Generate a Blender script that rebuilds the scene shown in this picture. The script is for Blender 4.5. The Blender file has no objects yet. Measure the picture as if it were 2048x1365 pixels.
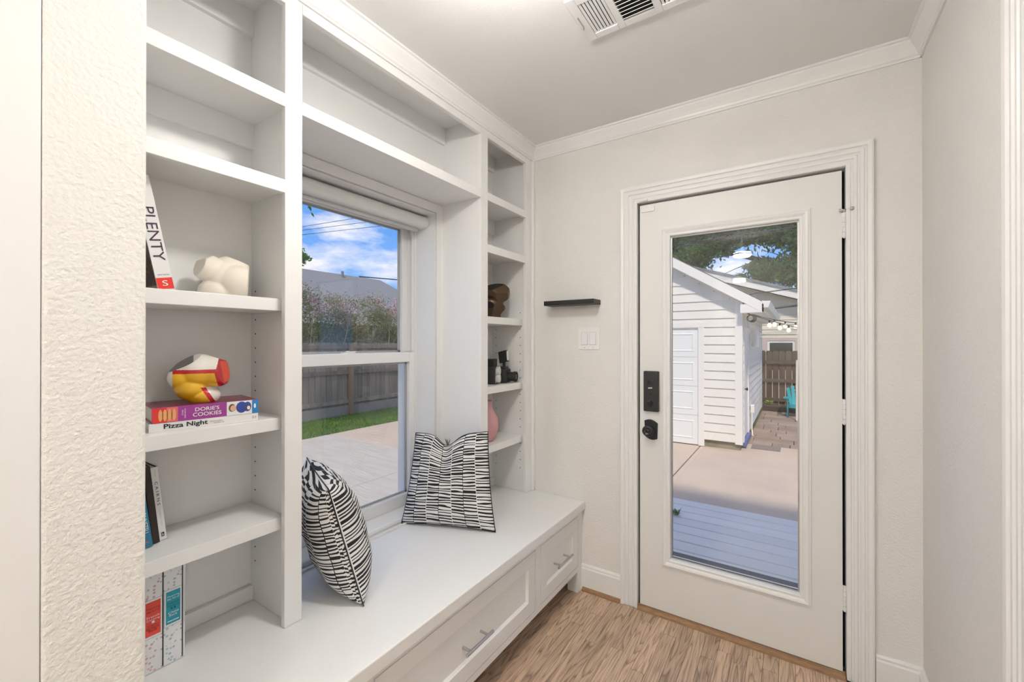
import bpy, math, random
import numpy as np
from mathutils import Vector, Matrix
random.seed(11); rng = np.random.default_rng(11)
sc = bpy.context.scene; col = sc.collection
R = math.radians

# ------------------------------------------------------------------ camera
CH = 1.36; FPX = 856.8; YAW = R(33.45); PIT = R(.15)
cd = bpy.data.cameras.new('camera'); cam = bpy.data.objects.new('camera', cd); col.objects.link(cam)
cd.sensor_fit = 'HORIZONTAL'; cd.sensor_width = 36; cd.lens = FPX/2048*36; cd.clip_start = .02; cd.clip_end = 400
cam.location = (0, 0, CH); cam.rotation_euler = (R(90)+PIT, 0, YAW); sc.camera = cam
vs = sc.view_settings; vs.view_transform = 'Standard'; vs.look = 'None'; vs.gamma = 1; vs.use_curve_mapping = False
vs.exposure = 0.10

# ------------------------------------------------------------------ sky
w = bpy.data.worlds.new('sky'); sc.world = w; w.use_nodes = True
nt = w.node_tree; nt.nodes.clear(); N = nt.nodes.new; L = nt.links.new
out = N('ShaderNodeOutputWorld'); bg = N('ShaderNodeBackground'); tc = N('ShaderNodeTexCoord')
sep = N('ShaderNodeSeparateXYZ'); L(tc.outputs['Generated'], sep.inputs[0])
rp = N('ShaderNodeValToRGB'); L(sep.outputs['Z'], rp.inputs[0])
e = rp.color_ramp.elements; e[0].position = 0; e[0].color = (.36, .60, .96, 1); e[1].position = .55; e[1].color = (.20, .36, .76, 1)
m = e.new(.22); m.color = (.15, .40, .93, 1)
mp = N('ShaderNodeMapping'); mp.inputs['Scale'].default_value = (1.6, 1.6, 4.6); mp.inputs['Location'].default_value = (.3, .55, .1)
L(tc.outputs['Generated'], mp.inputs[0])
n1 = N('ShaderNodeTexNoise'); n1.inputs['Scale'].default_value = 2.6; n1.inputs['Detail'].default_value = 7; n1.inputs['Roughness'].default_value = .58
L(mp.outputs[0], n1.inputs['Vector'])
r2 = N('ShaderNodeValToRGB'); L(n1.outputs[0], r2.inputs[0])
r2.color_ramp.elements[0].position = .47; r2.color_ramp.elements[0].color = (0, 0, 0, 1)
r2.color_ramp.elements[1].position = .63; r2.color_ramp.elements[1].color = (1, 1, 1, 1)
mx = N('ShaderNodeMixRGB'); L(r2.outputs[0], mx.inputs[0]); L(rp.outputs[0], mx.inputs[1]); mx.inputs[2].default_value = (.93, .93, 1.0, 1)
L(mx.outputs[0], bg.inputs[0]); bg.inputs[1].default_value = 1.0; L(bg.outputs[0], out.inputs[0])

# ------------------------------------------------------------------ sun
sd = bpy.data.lights.new('sun', 'SUN'); so = bpy.data.objects.new('sun', sd); col.objects.link(so)
sd.energy = 2.7; sd.angle = R(5); sd.color = (1, .90, .76)
so.rotation_euler = Vector((.25, -.6, .76)).to_track_quat('Z', 'Y').to_euler()

# ------------------------------------------------------------------ helpers
fwv = Vector((-math.sin(YAW)*math.cos(PIT), math.cos(YAW)*math.cos(PIT), math.sin(PIT)))
rgv = Vector((math.cos(YAW), math.sin(YAW), 0)); upv = rgv.cross(fwv)
def ray(x, y): return fwv+rgv*((x-1024)/FPX)-upv*((y-682.5)/FPX)
def at(x, y, ax, val):            # the point of a photo direction on the plane  axis = val
    d = ray(x, y); t = (val-(CH if ax == 2 else 0))/d[ax]; return Vector((0, 0, CH))+d*t

class MB:
    def __init__(s): s.v = []; s.f = []; s.m = []; s.uv = None
    def add(s, vs_, fs, mi=0):
        b = len(s.v); s.v += [Vector(p) for p in vs_]
        for f in fs: s.f.append([b+i for i in f]); s.m.append(mi)
        return s
    def box(s, x0, x1, y0, y1, z0, z1, mi=0):
        return s.add([(x0,y0,z0),(x1,y0,z0),(x1,y1,z0),(x0,y1,z0),(x0,y0,z1),(x1,y0,z1),(x1,y1,z1),(x0,y1,z1)],
              [(3,2,1,0),(4,5,6,7),(0,1,5,4),(1,2,6,5),(2,3,7,6),(3,0,4,7)], mi)
    def cbox(s, x0, x1, y0, y1, z0, z1, c=.001, mi=0):   # box with chamfered top edges
        zc = z1-c
        return s.add([(x0,y0,z0),(x1,y0,z0),(x1,y1,z0),(x0,y1,z0),(x0,y0,zc),(x1,y0,zc),(x1,y1,zc),(x0,y1,zc),
              (x0+c,y0+c,z1),(x1-c,y0+c,z1),(x1-c,y1-c,z1),(x0+c,y1-c,z1)],
              [(3,2,1,0),(0,1,5,4),(1,2,6,5),(2,3,7,6),(3,0,4,7),(4,5,9,8),(5,6,10,9),(6,7,11,10),(7,4,8,11),(8,9,10,11)], mi)
    def obox(s, c, ax, ay, az, mi=0):    # centre and three half-axis vectors
        c = Vector(c); ax = Vector(ax); ay = Vector(ay); az = Vector(az)
        q = [c+ax*i+ay*j+az*k for k in (-1,1) for j in (-1,1) for i in (-1,1)]
        return s.add(q, [(2,3,1,0),(4,5,7,6),(0,1,5,4),(1,3,7,5),(3,2,6,7),(2,0,4,6)], mi)
    def beam(s, a, b, wd, ht, mi=0, up=(0,0,1)):
        a = Vector(a); b = Vector(b); d = (b-a); l = d.length; d.normalize(); sd_ = d.cross(Vector(up)).normalized(); u = sd_.cross(d)
        return s.obox((a+b)/2, d*l/2, sd_*wd/2, u*ht/2, mi)
    def tube(s, pts, r, n=8, mi=0):
        pts = [Vector(p) for p in pts]; rs = r if isinstance(r, (list, tuple)) else [r]*len(pts)
        b = len(s.v); ref = None
        for i, p in enumerate(pts):
            d = (pts[min(i+1, len(pts)-1)]-pts[max(i-1, 0)]).normalized()
            if ref is None: ref = d.orthogonal().normalized()
            ref = (ref-d*ref.dot(d)).normalized(); o = d.cross(ref)
            for k in range(n):
                a = 2*math.pi*k/n; s.v.append(p+(ref*math.cos(a)+o*math.sin(a))*rs[i])
        for i in range(len(pts)-1):
            for k in range(n):
                k2 = (k+1) % n; s.f.append([b+i*n+k, b+i*n+k2, b+(i+1)*n+k2, b+(i+1)*n+k]); s.m.append(mi)
        s.f.append([b+k for k in range(n)][::-1]); s.m.append(mi)
        s.f.append([b+(len(pts)-1)*n+k for k in range(n)]); s.m.append(mi)
        return s
    def lathe(s, prof, c, n=28, ax=None, mi=0):    # (radius, height) along ax
        c = Vector(c); az = Vector(ax or (0,0,1)).normalized(); a0 = az.orthogonal().normalized(); a1 = az.cross(a0); b = len(s.v)
        for r_, h in prof:
            for k in range(n):
                a = 2*math.pi*k/n; s.v.append(c+az*h+(a0*math.cos(a)+a1*math.sin(a))*r_)
        for i in range(len(prof)-1):
            for k in range(n):
                k2 = (k+1) % n; s.f.append([b+i*n+k, b+i*n+k2, b+(i+1)*n+k2, b+(i+1)*n+k]); s.m.append(mi)
        if prof[0][0] > 0: s.f.append([b+k for k in range(n)][::-1]); s.m.append(mi)
        if prof[-1][0] > 0: s.f.append([b+(len(prof)-1)*n+k for k in range(n)]); s.m.append(mi)
        return s
    def prism(s, poly, ax, a0, a1, mi=0):    # 2D outline in the two other axes, extruded along ax
        n = len(poly)
        def P(p, a):
            return {'x': (a, p[0], p[1]), 'y': (p[0], a, p[1]), 'z': (p[0], p[1], a)}[ax]
        vs_ = [P(p, a0) for p in poly]+[P(p, a1) for p in poly]
        fs = [[i, (i+1) % n, n+(i+1) % n, n+i] for i in range(n)]+[list(range(n))[::-1], [n+i for i in range(n)]]
        return s.add(vs_, fs, mi)
    def xf(s, M, start=0):
        for i in range(start, len(s.v)): s.v[i] = M @ s.v[i]
        return s

W = {}
def base(o): return W.get(o.name, Vector((0,0,0))) if o else Vector((0,0,0))
def thing(name, loc, label=None, cat=None, group=None, kind=None):
    o = bpy.data.objects.new(name, None); o.empty_display_size = .05; col.objects.link(o); o.location = loc; W[o.name] = Vector(loc)
    return tag(o, label, cat, group, kind)
def tag(o, label=None, cat=None, group=None, kind=None):
    for k, v_ in (('label', label), ('category', cat), ('group', group), ('kind', kind)):
        if v_: o[k] = v_
    return o
def build(name, mb, mats, parent=None, loc=None, smooth=False, bevel=0, seg=2, fixn=True):
    me = bpy.data.meshes.new(name); o = bpy.data.objects.new(name, me); col.objects.link(o)
    if not isinstance(mats, (list, tuple)): mats = [mats]
    pb = base(parent)
    if loc is None:
        if parent: wl = pb
        else:
            a = np.array([tuple(p) for p in mb.v]); wl = Vector(((a[:,0].min()+a[:,0].max())/2, (a[:,1].min()+a[:,1].max())/2, a[:,2].min()))
    else: wl = Vector(loc)
    me.from_pydata([tuple(p-wl) for p in mb.v], [], mb.f)
    for m_ in mats: me.materials.append(m_)
    if len(mats) > 1: me.polygons.foreach_set('material_index', mb.m)
    if smooth: me.polygons.foreach_set('use_smooth', [True]*len(me.polygons))
    if mb.uv:
        ul = me.uv_layers.new(name='UVMap')
        for lp in me.loops: ul.data[lp.index].uv = mb.uv[lp.vertex_index]
    if fixn:
        import bmesh
        bm = bmesh.new(); bm.from_mesh(me); bmesh.ops.recalc_face_normals(bm, faces=bm.faces); bm.to_mesh(me); bm.free()
    me.update()
    o.parent = parent; o.location = wl-pb; W[o.name] = wl
    if bevel:
        b = o.modifiers.new('bevel', 'BEVEL'); b.width = bevel; b.segments = seg; b.limit_method = 'ANGLE'; b.angle_limit = R(40)
    return o
def struct(name, mb, mats, **k): return tag(build(name, mb, mats, **k), kind='structure')
def smooth_angle(o, a=40):
    me = o.data; me.polygons.foreach_set('use_smooth', [True]*len(me.polygons))
    try: me.set_sharp_from_angle(angle=R(a))
    except Exception: pass
    return o
def text(s, parent, origin, right, up, wdt, hgt, mat, name='lettering', lift=.0004, bold=0):
    cu = bpy.data.curves.new('t', 'FONT'); cu.body = s; cu.align_x = 'CENTER'; cu.resolution_u = 3; cu.offset = bold
    t = bpy.data.objects.new('t', cu); col.objects.link(t); bpy.context.view_layer.update()
    me = bpy.data.meshes.new_from_object(t.evaluated_get(bpy.context.evaluated_depsgraph_get()))
    bpy.data.objects.remove(t); a = np.array([v_.co[:] for v_ in me.vertices])
    if not len(a): return None
    mn = a.min(0); mxx = a.max(0); right = Vector(right).normalized(); up = Vector(up).normalized(); nn = right.cross(up)
    wl = base(parent); o0 = Vector(origin)+nn*lift
    for v_ in me.vertices:
        px = (v_.co.x-mn[0])/(mxx[0]-mn[0])-.5; py = (v_.co.y-mn[1])/max(mxx[1]-mn[1], 1e-6)-.5
        v_.co = o0+right*px*wdt+up*py*hgt-wl
    me.materials.clear(); me.materials.append(mat)
    o = bpy.data.objects.new(name, me); col.objects.link(o); o.parent = parent; W[o.name] = wl
    return o

# ------------------------------------------------------------------ materials
def pmat(name, c, rough=.5, metal=0, bump=None, var=None, orand=0, coat=0, emit=None, trans=0, stretch=None, alpha=1, sub=0, speck=None):
    m_ = bpy.data.materials.new(name); m_.use_nodes = True; t = m_.node_tree; bs = t.nodes['Principled BSDF']
    bs.inputs['Base Color'].default_value = (*c, 1); bs.inputs['Roughness'].default_value = rough; bs.inputs['Metallic'].default_value = metal
    if coat: bs.inputs['Coat Weight'].default_value = coat; bs.inputs['Coat Roughness'].default_value = .08
    if emit: bs.inputs['Emission Color'].default_value = (*emit[0], 1); bs.inputs['Emission Strength'].default_value = emit[1]
    tcn = t.nodes.new('ShaderNodeTexCoord'); vec = tcn.outputs['Object']
    if stretch:
        mpn = t.nodes.new('ShaderNodeMapping'); mpn.inputs['Scale'].default_value = stretch; t.links.new(vec, mpn.inputs[0]); vec = mpn.outputs[0]
    cur = None
    if var:
        nz = t.nodes.new('ShaderNodeTexNoise'); nz.inputs['Scale'].default_value = var[0]; nz.inputs['Detail'].default_value = 5
        t.links.new(vec, nz.inputs['Vector']); mxn = t.nodes.new('ShaderNodeMixRGB'); rr = t.nodes.new('ShaderNodeValToRGB')
        rr.color_ramp.elements[0].position = .3; rr.color_ramp.elements[1].position = .7
        t.links.new(nz.outputs[0], rr.inputs[0]); t.links.new(rr.outputs[0], mxn.inputs[0])
        c2 = var[1] if isinstance(var[1], (tuple, list)) else tuple(x*var[1] for x in c)
        mxn.inputs[1].default_value = (*c, 1); mxn.inputs[2].default_value = (*c2, 1); cur = mxn.outputs[0]
    if speck:
        vz = t.nodes.new('ShaderNodeTexVoronoi'); vz.inputs['Scale'].default_value = speck[0]; t.links.new(vec, vz.inputs['Vector'])
        lt = t.nodes.new('ShaderNodeMath'); lt.operation = 'LESS_THAN'; lt.inputs[1].default_value = speck[1]; t.links.new(vz.outputs['Distance'], lt.inputs[0])
        ms = t.nodes.new('ShaderNodeMixRGB'); t.links.new(lt.outputs[0], ms.inputs[0]); ms.inputs[1].default_value = (*c, 1)
        if cur: t.links.new(cur, ms.inputs[1])
        ms.inputs[2].default_value = (*speck[2], 1); cur = ms.outputs[0]
    if orand:
        oi = t.nodes.new('ShaderNodeObjectInfo'); mr = t.nodes.new('ShaderNodeMapRange'); mr.inputs[3].default_value = 1-orand; mr.inputs[4].default_value = 1+orand
        t.links.new(oi.outputs['Random'], mr.inputs[0]); hs = t.nodes.new('ShaderNodeHueSaturation'); t.links.new(mr.outputs[0], hs.inputs['Value'])
        hs.inputs['Color'].default_value = (*c, 1)
        if cur: t.links.new(cur, hs.inputs['Color'])
        cur = hs.outputs[0]
    if cur: t.links.new(cur, bs.inputs['Base Color'])
    if bump:
        nz = t.nodes.new('ShaderNodeTexNoise'); nz.inputs['Scale'].default_value = bump[0]; nz.inputs['Detail'].default_value = bump[2] if len(bump) > 2 else 2
        t.links.new(vec, nz.inputs['Vector']); bp = t.nodes.new('ShaderNodeBump'); bp.inputs['Strength'].default_value = bump[1]; bp.inputs['Distance'].default_value = bump[3] if len(bump) > 3 else .004
        t.links.new(nz.outputs[0], bp.inputs['Height']); t.links.new(bp.outputs[0], bs.inputs['Normal'])
    return m_
def glassmat(name, tint=(1,1,1)):
    m_ = bpy.data.materials.new(name); m_.use_nodes = True; t = m_.node_tree; t.nodes.clear()
    o = t.nodes.new('ShaderNodeOutputMaterial'); tr = t.nodes.new('ShaderNodeBsdfTransparent'); gl = t.nodes.new('ShaderNodeBsdfGlossy')
    gl.inputs['Roughness'].default_value = 0; tr.inputs[0].default_value = (*tint, 1)
    lw = t.nodes.new('ShaderNodeLayerWeight'); lw.inputs[0].default_value = .5; mxn = t.nodes.new('ShaderNodeMixShader')
    pw_ = t.nodes.new('ShaderNodeMath'); pw_.operation = 'POWER'; pw_.inputs[1].default_value = 5; t.links.new(lw.outputs['Facing'], pw_.inputs[0])
    fr = t.nodes.new('ShaderNodeMath'); fr.operation = 'MULTIPLY_ADD'; fr.inputs[1].default_value = .96; fr.inputs[2].default_value = .04; t.links.new(pw_.outputs[0], fr.inputs[0])
    t.links.new(fr.outputs[0], mxn.inputs[0]); t.links.new(tr.outputs[0], mxn.inputs[1]); t.links.new(gl.outputs[0], mxn.inputs[2]); t.links.new(mxn.outputs[0], o.inputs[0])
    return m_
WHITE = pmat('white_paint', (.88, .878, .868), .38, bump=(60, .04, 2))
TRIMW = pmat('trim_white', (.88, .877, .868), .36, var=(3, .97))
WALL = pmat('cream_wall_paint', (.845, .828, .797), .75, bump=(130, .55, 3, .005), var=(2.5, .96))
CEIL = pmat('ceiling_paint', (.87, .87, .865), .8, bump=(180, .12, 2))
DOORW = pmat('door_paint', (.83, .82, .797), .42, var=(3, .965))
VINYL = pmat('white_vinyl', (.86, .86, .86), .3)
BLIND = pmat('blind_white', (.80, .80, .79), .5)
GREYB = pmat('blind_bar_grey', (.55, .55, .54), .5)
GLASS = glassmat('clear_glass')
BLACK = pmat('matte_black', (.012, .012, .012), .45)
BLKG = pmat('gloss_black', (.015, .015, .015), .2)
GAP = pmat('black_gap_and_sweep', (.006, .006, .006), .9)  # black for the shade in the door gap, and for the door sweep
STEEL = pmat('brushed_steel', (.55, .55, .55), .3, metal=1)
CHROME = pmat('chrome', (.8, .8, .8), .12, metal=1)
SILVER = pmat('silver_paint', (.75, .75, .73), .35, metal=.3)
HOLE = pmat('hole_dark', (.03, .03, .03), .9)
SHOE = pmat('oak_trim', (.36, .21, .10), .45, var=(25, (.22, .12, .06)), stretch=(1, 1, 8))
PAPER = pmat('paper', (.82, .78, .70), .8, var=(200, .9))
def floormat():
    m_ = bpy.data.materials.new('oak_plank'); m_.use_nodes = True; t = m_.node_tree; bs = t.nodes['Principled BSDF']; n = t.nodes.new; l = t.links.new
    tcn = n('ShaderNodeTexCoord'); oi = n('ShaderNodeObjectInfo'); mul = n('ShaderNodeMath'); mul.operation = 'MULTIPLY'; mul.inputs[1].default_value = 53
    l(oi.outputs['Random'], mul.inputs[0]); cx = n('ShaderNodeCombineXYZ'); l(mul.outputs[0], cx.inputs[0]); l(mul.outputs[0], cx.inputs[1])
    ad = n('ShaderNodeVectorMath'); l(tcn.outputs['Object'], ad.inputs[0]); l(cx.outputs[0], ad.inputs[1])
    mpn = n('ShaderNodeMapping'); mpn.inputs['Scale'].default_value = (1, .085, 1); l(ad.outputs[0], mpn.inputs[0])
    nw = n('ShaderNodeTexNoise'); nw.inputs['Scale'].default_value = 13; nw.inputs['Detail'].default_value = 2.5; nw.inputs['Roughness'].default_value = .35; nw.inputs['Distortion'].default_value = .3; l(mpn.outputs[0], nw.inputs['Vector'])
    mw = n('ShaderNodeMath'); mw.operation = 'MULTIPLY'; mw.inputs[1].default_value = 15; l(nw.outputs[0], mw.inputs[0]); wv = n('ShaderNodeMath'); wv.operation = 'FRACT'; l(mw.outputs[0], wv.inputs[0])
    mp2 = n('ShaderNodeMapping'); mp2.inputs['Scale'].default_value = (1, .05, 1); l(ad.outputs[0], mp2.inputs[0])
    nz = n('ShaderNodeTexNoise'); nz.inputs['Scale'].default_value = 170; nz.inputs['Detail'].default_value = 4; l(mp2.outputs[0], nz.inputs['Vector'])
    n3 = n('ShaderNodeTexNoise'); n3.inputs['Scale'].default_value = 14; n3.inputs['Detail'].default_value = 3; l(mpn.outputs[0], n3.inputs['Vector'])
    r1 = n('ShaderNodeValToRGB'); l(wv.outputs[0], r1.inputs[0]); q = r1.color_ramp.elements
    q[0].position = .0; q[0].color = (.20, .135, .095, 1); q[1].position = .30; q[1].color = (.56, .40, .28, 1); z = q.new(.10); z.color = (.42, .29, .20, 1); z = q.new(.85); z.color = (.62, .455, .325, 1); z = q.new(1.0); z.color = (.36, .25, .17, 1)
    r3 = n('ShaderNodeValToRGB'); l(nz.outputs[0], r3.inputs[0]); r3.color_ramp.elements[0].position = .36; r3.color_ramp.elements[0].color = (.55, .5, .46, 1); r3.color_ramp.elements[1].position = .52; r3.color_ramp.elements[1].color = (1, 1, 1, 1)
    m1 = n('ShaderNodeMixRGB'); m1.blend_type = 'MULTIPLY'; m1.inputs[0].default_value = .8; l(r1.outputs[0], m1.inputs[1]); l(r3.outputs[0], m1.inputs[2])
    m2 = n('ShaderNodeMixRGB'); l(n3.outputs[0], m2.inputs[0]); l(m1.outputs[0], m2.inputs[1]); m2.inputs[2].default_value = (.47, .35, .25, 1)
    m3 = n('ShaderNodeMixRGB'); m3.inputs[0].default_value = .7; l(m2.outputs[0], m3.inputs[1]); l(m1.outputs[0], m3.inputs[2])
    hs = n('ShaderNodeHueSaturation'); mr = n('ShaderNodeMapRange'); mr.inputs[3].default_value = .84; mr.inputs[4].default_value = 1.26; l(oi.outputs['Random'], mr.inputs[0]); l(mr.outputs[0], hs.inputs['Value']); l(m3.outputs[0], hs.inputs['Color'])
    l(hs.outputs[0], bs.inputs['Base Color']); bs.inputs['Roughness'].default_value = .42
    return m_
OAK = floormat()
def pillowmat():
    m_ = bpy.data.materials.new('striped_cotton'); m_.use_nodes = True; t = m_.node_tree; bs = t.nodes['Principled BSDF']; n = t.nodes.new; l = t.links.new
    def M(op, a, b=None, c=None):
        x = n('ShaderNodeMath'); x.operation = op
        for i, q in enumerate((a, b, c)):
            if q is None: continue
            if isinstance(q, (int, float)): x.inputs[i].default_value = q
            else: l(q, x.inputs[i])
        return x.outputs[0]
    uv = n('ShaderNodeUVMap'); sp = n('ShaderNodeSeparateXYZ'); l(uv.outputs[0], sp.inputs[0]); u, v_ = sp.outputs[0], sp.outputs[1]
    cu = M('MULTIPLY', u, 7.0); ci = M('FLOOR', cu); fu = M('FRACT', cu)
    wn = n('ShaderNodeTexWhiteNoise'); wn.noise_dimensions = '1D'; l(ci, wn.inputs['W'])
    ph = M('MULTIPLY', wn.outputs[0], 9.0)
    cx = n('ShaderNodeCombineXYZ'); l(M('ADD', M('MULTIPLY', u, 3.0), M('MULTIPLY', ci, 5.3)), cx.inputs[0]); l(M('MULTIPLY', v_, 16.0), cx.inputs[1])
    nz = n('ShaderNodeTexNoise'); nz.inputs['Scale'].default_value = 1.0; nz.inputs['Detail'].default_value = 1; l(cx.outputs[0], nz.inputs['Vector'])
    vv = M('ADD', M('ADD', M('MULTIPLY', v_, 31.0), ph), M('MULTIPLY', nz.outputs[0], 1.7))
    cy = n('ShaderNodeCombineXYZ'); l(M('FLOOR', vv), cy.inputs[0]); l(ci, cy.inputs[1])
    w2 = n('ShaderNodeTexWhiteNoise'); w2.noise_dimensions = '2D'; l(cy.outputs[0], w2.inputs['Vector'])
    th = M('ADD', M('MULTIPLY', w2.outputs[0], .34), .30)
    st = M('LESS_THAN', M('ABSOLUTE', M('SUBTRACT', M('FRACT', vv), .5)), M('MULTIPLY', th, .5))
    edge = M('LESS_THAN', fu, .035); par = M('MODULO', M('ADD', ci, 20.0), 2.0)
    blk = M('ADD', M('MULTIPLY', st, M('SUBTRACT', 1.0, edge)), M('MULTIPLY', edge, par))
    mxn = n('ShaderNodeMixRGB'); l(blk, mxn.inputs[0]); mxn.inputs[1].default_value = (.80, .79, .77, 1); mxn.inputs[2].default_value = (.012, .012, .014, 1)
    l(mxn.outputs[0], bs.inputs['Base Color']); bs.inputs['Roughness'].default_value = .85
    return m_
PILLOW = pillowmat()

# ------------------------------------------------------------------ constants of the room (metres)
YD = 2.195; XR = .40; XW = -1.568; XF = -1.301; XB = -.985; ZC = 2.505
BT = .484                                   # bench top height

# ------------------------------------------------------------------ shell
fl = struct('floor', MB().box(-1.80, .55, -3.3, 2.33, -.14, -.021), pmat('subfloor', (.05, .035, .025), .9))
pw = .0572; x = XR-pw
while x > -1.58:
    y = 2.19-random.random()*.5; seams = [2.19]
    y0 = -3.2 if x > -.985 else .285
    while y > y0+.15: seams.append(y); y -= random.uniform(.35, 1.15)
    seams.append(y0)
    for a, b in zip(seams[:-1], seams[1:]):
        if a-b < .02: continue
        build('plank', MB().cbox(x+.0004, x+pw-.0004, b+.0005, a-.0005, -.02, 0, .0009), OAK, fl, loc=(x+pw/2, (a+b)/2, 0), fixn=False)
    x -= pw
struct('ceiling', MB().box(-1.82, .55, -3.3, 2.33, ZC, ZC+.1), CEIL)
wf = MB().box(-1.82, -.69, YD, 2.33, -.10, ZC).box(.187, .55, YD, 2.33, -.10, ZC).box(-.69, .187, YD, 2.33, 2.088, ZC)
struct('wall_front', wf, WALL)
oy0, oy1, oz0, oz1 = .815, 1.64, .50, 2.03
wl_ = MB().box(-1.82, XW, .28, oy0, -.10, ZC).box(-1.82, XW, oy1, YD, -.10, ZC).box(-1.82, XW, oy0, oy1, -.10, oz0-.02).box(-1.82, XW, oy0, oy1, oz1, ZC)
struct('wall_left', wl_, WALL)
wr = MB().box(XR, .53, 1.30, YD, 0, ZC).box(XR, .53, -3.2, .44, 0, ZC).box(XR, .53, .44, 1.30, 2.06, ZC)
struct('wall_right', wr, WALL)
struct('wall_rear', MB().box(-1.1, .53, -3.3, -3.2, 0, ZC), WALL)
struct('wall_partition', MB().box(-1.82, -.97, .151, .28, 0, ZC), WALL, bevel=.006, seg=3)
struct('wall_side', MB().box(-1.10, -.985, -3.2, .15, 0, ZC), WALL)
struct('trim_1', MB().box(-.985, -.9715, .035, .1508, 0, ZC-.001), TRIMW, bevel=.002)
# crown mouldings
CP = [(0, -.072), (.007, -.072), (.007, -.064), (.012, -.060), (.014, -.052), (.022, -.038), (.034, -.022), (.037, -.018), (.037, -.010), (.045, -.008), (.045, 0), (0, 0)]
struct('trim_2', MB().prism([(YD-o, ZC+d) for o, d in CP], 'x', XF, XR), TRIMW)
struct('trim_3', MB().prism([(XF+o, ZC+d) for o, d in CP], 'y', .281, YD-.001), TRIMW)
struct('trim_4', MB().prism([(XR-o, ZC+d) for o, d in CP], 'y', -3.2, YD-.002), TRIMW)
# baseboards and shoe
BP = [(0, 0), (.014, 0), (.014, .115), (.010, .122), (.010, .130), (.004, .138), (0, .138)]
struct('baseboard_front', MB().prism([(YD-o, z) for o, z in BP], 'x', XB-.0, -.764), TRIMW)
struct('baseboard_front_right', MB().prism([(YD-o, z) for o, z in BP], 'x', .262, XR), TRIMW)
struct('baseboard_right', MB().prism([(XR-o, z) for o, z in BP], 'y', 1.385, YD-.015), TRIMW)
QP = [(.014, 0), (.030, 0), (.028, .008), (.022, .015), (.014, .018)]
struct('trim_5', MB().prism([(YD-o, z) for o, z in QP], 'x', XB+.01, -.764), SHOE)
struct('trim_6', MB().prism([(YD-o, z) for o, z in QP], 'x', .262, XR-.03), SHOE)
struct('trim_7', MB().prism([(YD+.01-o, z) for o, z in [(0, 0), (.036, 0), (.034, .009), (.024, .016), (0, .019)]], 'x', -.672, .169), SHOE)
# scribe strip between bookcase and wall
struct('trim_8', MB().box(XF, XF+.016, YD-.022, YD-.0005, BT+.001, ZC-.074), TRIMW, bevel=.003)
# door casing, fluted
FP = [(0, 0), (0, .012), (.004, .014), (.013, .014), (.017, .010), (.021, .010), (.025, .015), (.034, .015), (.038, .011), (.042, .011), (.046, .017), (.056, .017), (.060, .013), (.064, .013), (.068, .020), (.080, .022), (.086, .020), (.088, .016), (.088, 0)]
def casing(name, xl, xr, zt, plane, ax):
    mb = MB(); vs_ = []
    for u, h in FP:
        for a, z in ((xl-u, 0), (xl-u, zt+u), (xr+u, zt+u), (xr+u, 0)):
            vs_.append((a, plane-h, z) if ax == 'y' else (plane-h, a, z))
    n = len(FP); fs = []
    for i in range(n-1):
        for k in range(3): fs.append((i*4+k, i*4+k+1, i*4+4+k+1, i*4+4+k))
    fs += [tuple(i*4 for i in range(n)), tuple(i*4+3 for i in range(n))]
    mb.add(vs_, fs); return struct(name, mb, TRIMW)
casing('trim_9', -.675, .172, 2.072, YD, 'y')
casing('trim_10', .445, 1.295, 2.056, XR, 'x')
jb = MB().box(-.69, -.6745, YD+.0, 2.33, 0, 2.088).box(.1715, .187, YD, 2.33, 0, 2.088).box(-.6745, .1715, YD, 2.33, 2.0715, 2.088)
struct('trim_11', jb, TRIMW)
struct('gap_shade_strip', MB().box(-.6744, -.655, 2.250, 2.27, 0, 2.0714).box(.152, .1714, 2.250, 2.27, 0, 2.0714).box(-.655, .152, 2.25, 2.27, 2.05, 2.0714), GAP)  # strip behind the slab edge, its black standing for shade in the gap
struct('trim_13', MB().box(-.6744, .1714, 2.24, 2.36, -.10, .012), pmat('sill_metal', (.30, .29, .27), .4, metal=.6))

# ------------------------------------------------------------------ door with glass light
d1 = thing('door_1', (.160, YD, .012), 'white entry door with a full length glass panel', kind='structure')
dx0, dx1, dz0, dz1 = -.664, .160, .020, 2.060; gx0, gx1, gz0, gz1 = -.515, .015, .287, 1.884
sl = MB()
for a in ((dx0, gx0-.02, dz0, dz1), (gx1+.02, dx1, dz0, dz1), (gx0-.02, gx1+.02, dz0, gz0-.02), (gx0-.02, gx1+.02, gz1+.02, dz1)):
    sl.box(a[0], a[1], YD+.002, YD+.047, a[2], a[3])
build('slab', sl, DOORW, d1)
def ring(prof, x0, x1, z0, z1, y, sgn=1):   # profile (out, proud) swept round a rectangle, facing -Y
    mb = MB(); vs_ = []
    for o, h in prof:
        for a, z in ((x0-o, z0-o), (x1+o, z0-o), (x1+o, z1+o), (x0-o, z1+o)): vs_.append((a, y-h*sgn, z))
    n = len(prof); fs = [(i*4+k, i*4+(k+1) % 4, i*4+4+(k+1) % 4, i*4+4+k) for i in range(n-1) for k in range(4)]
    return mb.add(vs_, fs)
GP = [(0, -.020), (0, .004), (.004, .007), (.010, .007), (.013, .004), (.022, .010), (.030, .012), (.036, .008), (.040, .007), (.042, -.002)]
build('glass_frame', ring(GP, gx0, gx1, gz0, gz1, YD+.002), TRIMW, d1)
build('glass_frame', ring(GP, gx0, gx1, gz0, gz1, YD+.047, -1), TRIMW, d1)
build('spacer_bar', ring([(-.006, 0), (.0, 0), (.0, -.012), (-.006, -.012)], gx0, gx1, gz0, gz1, YD+.018), pmat('aluminium_spacer', (.5, .5, .5), .35, metal=.8), d1)
build('glass', MB().box(gx0-.005, gx1+.005, YD+.022, YD+.026, gz0-.005, gz1+.005), GLASS, d1)
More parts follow.
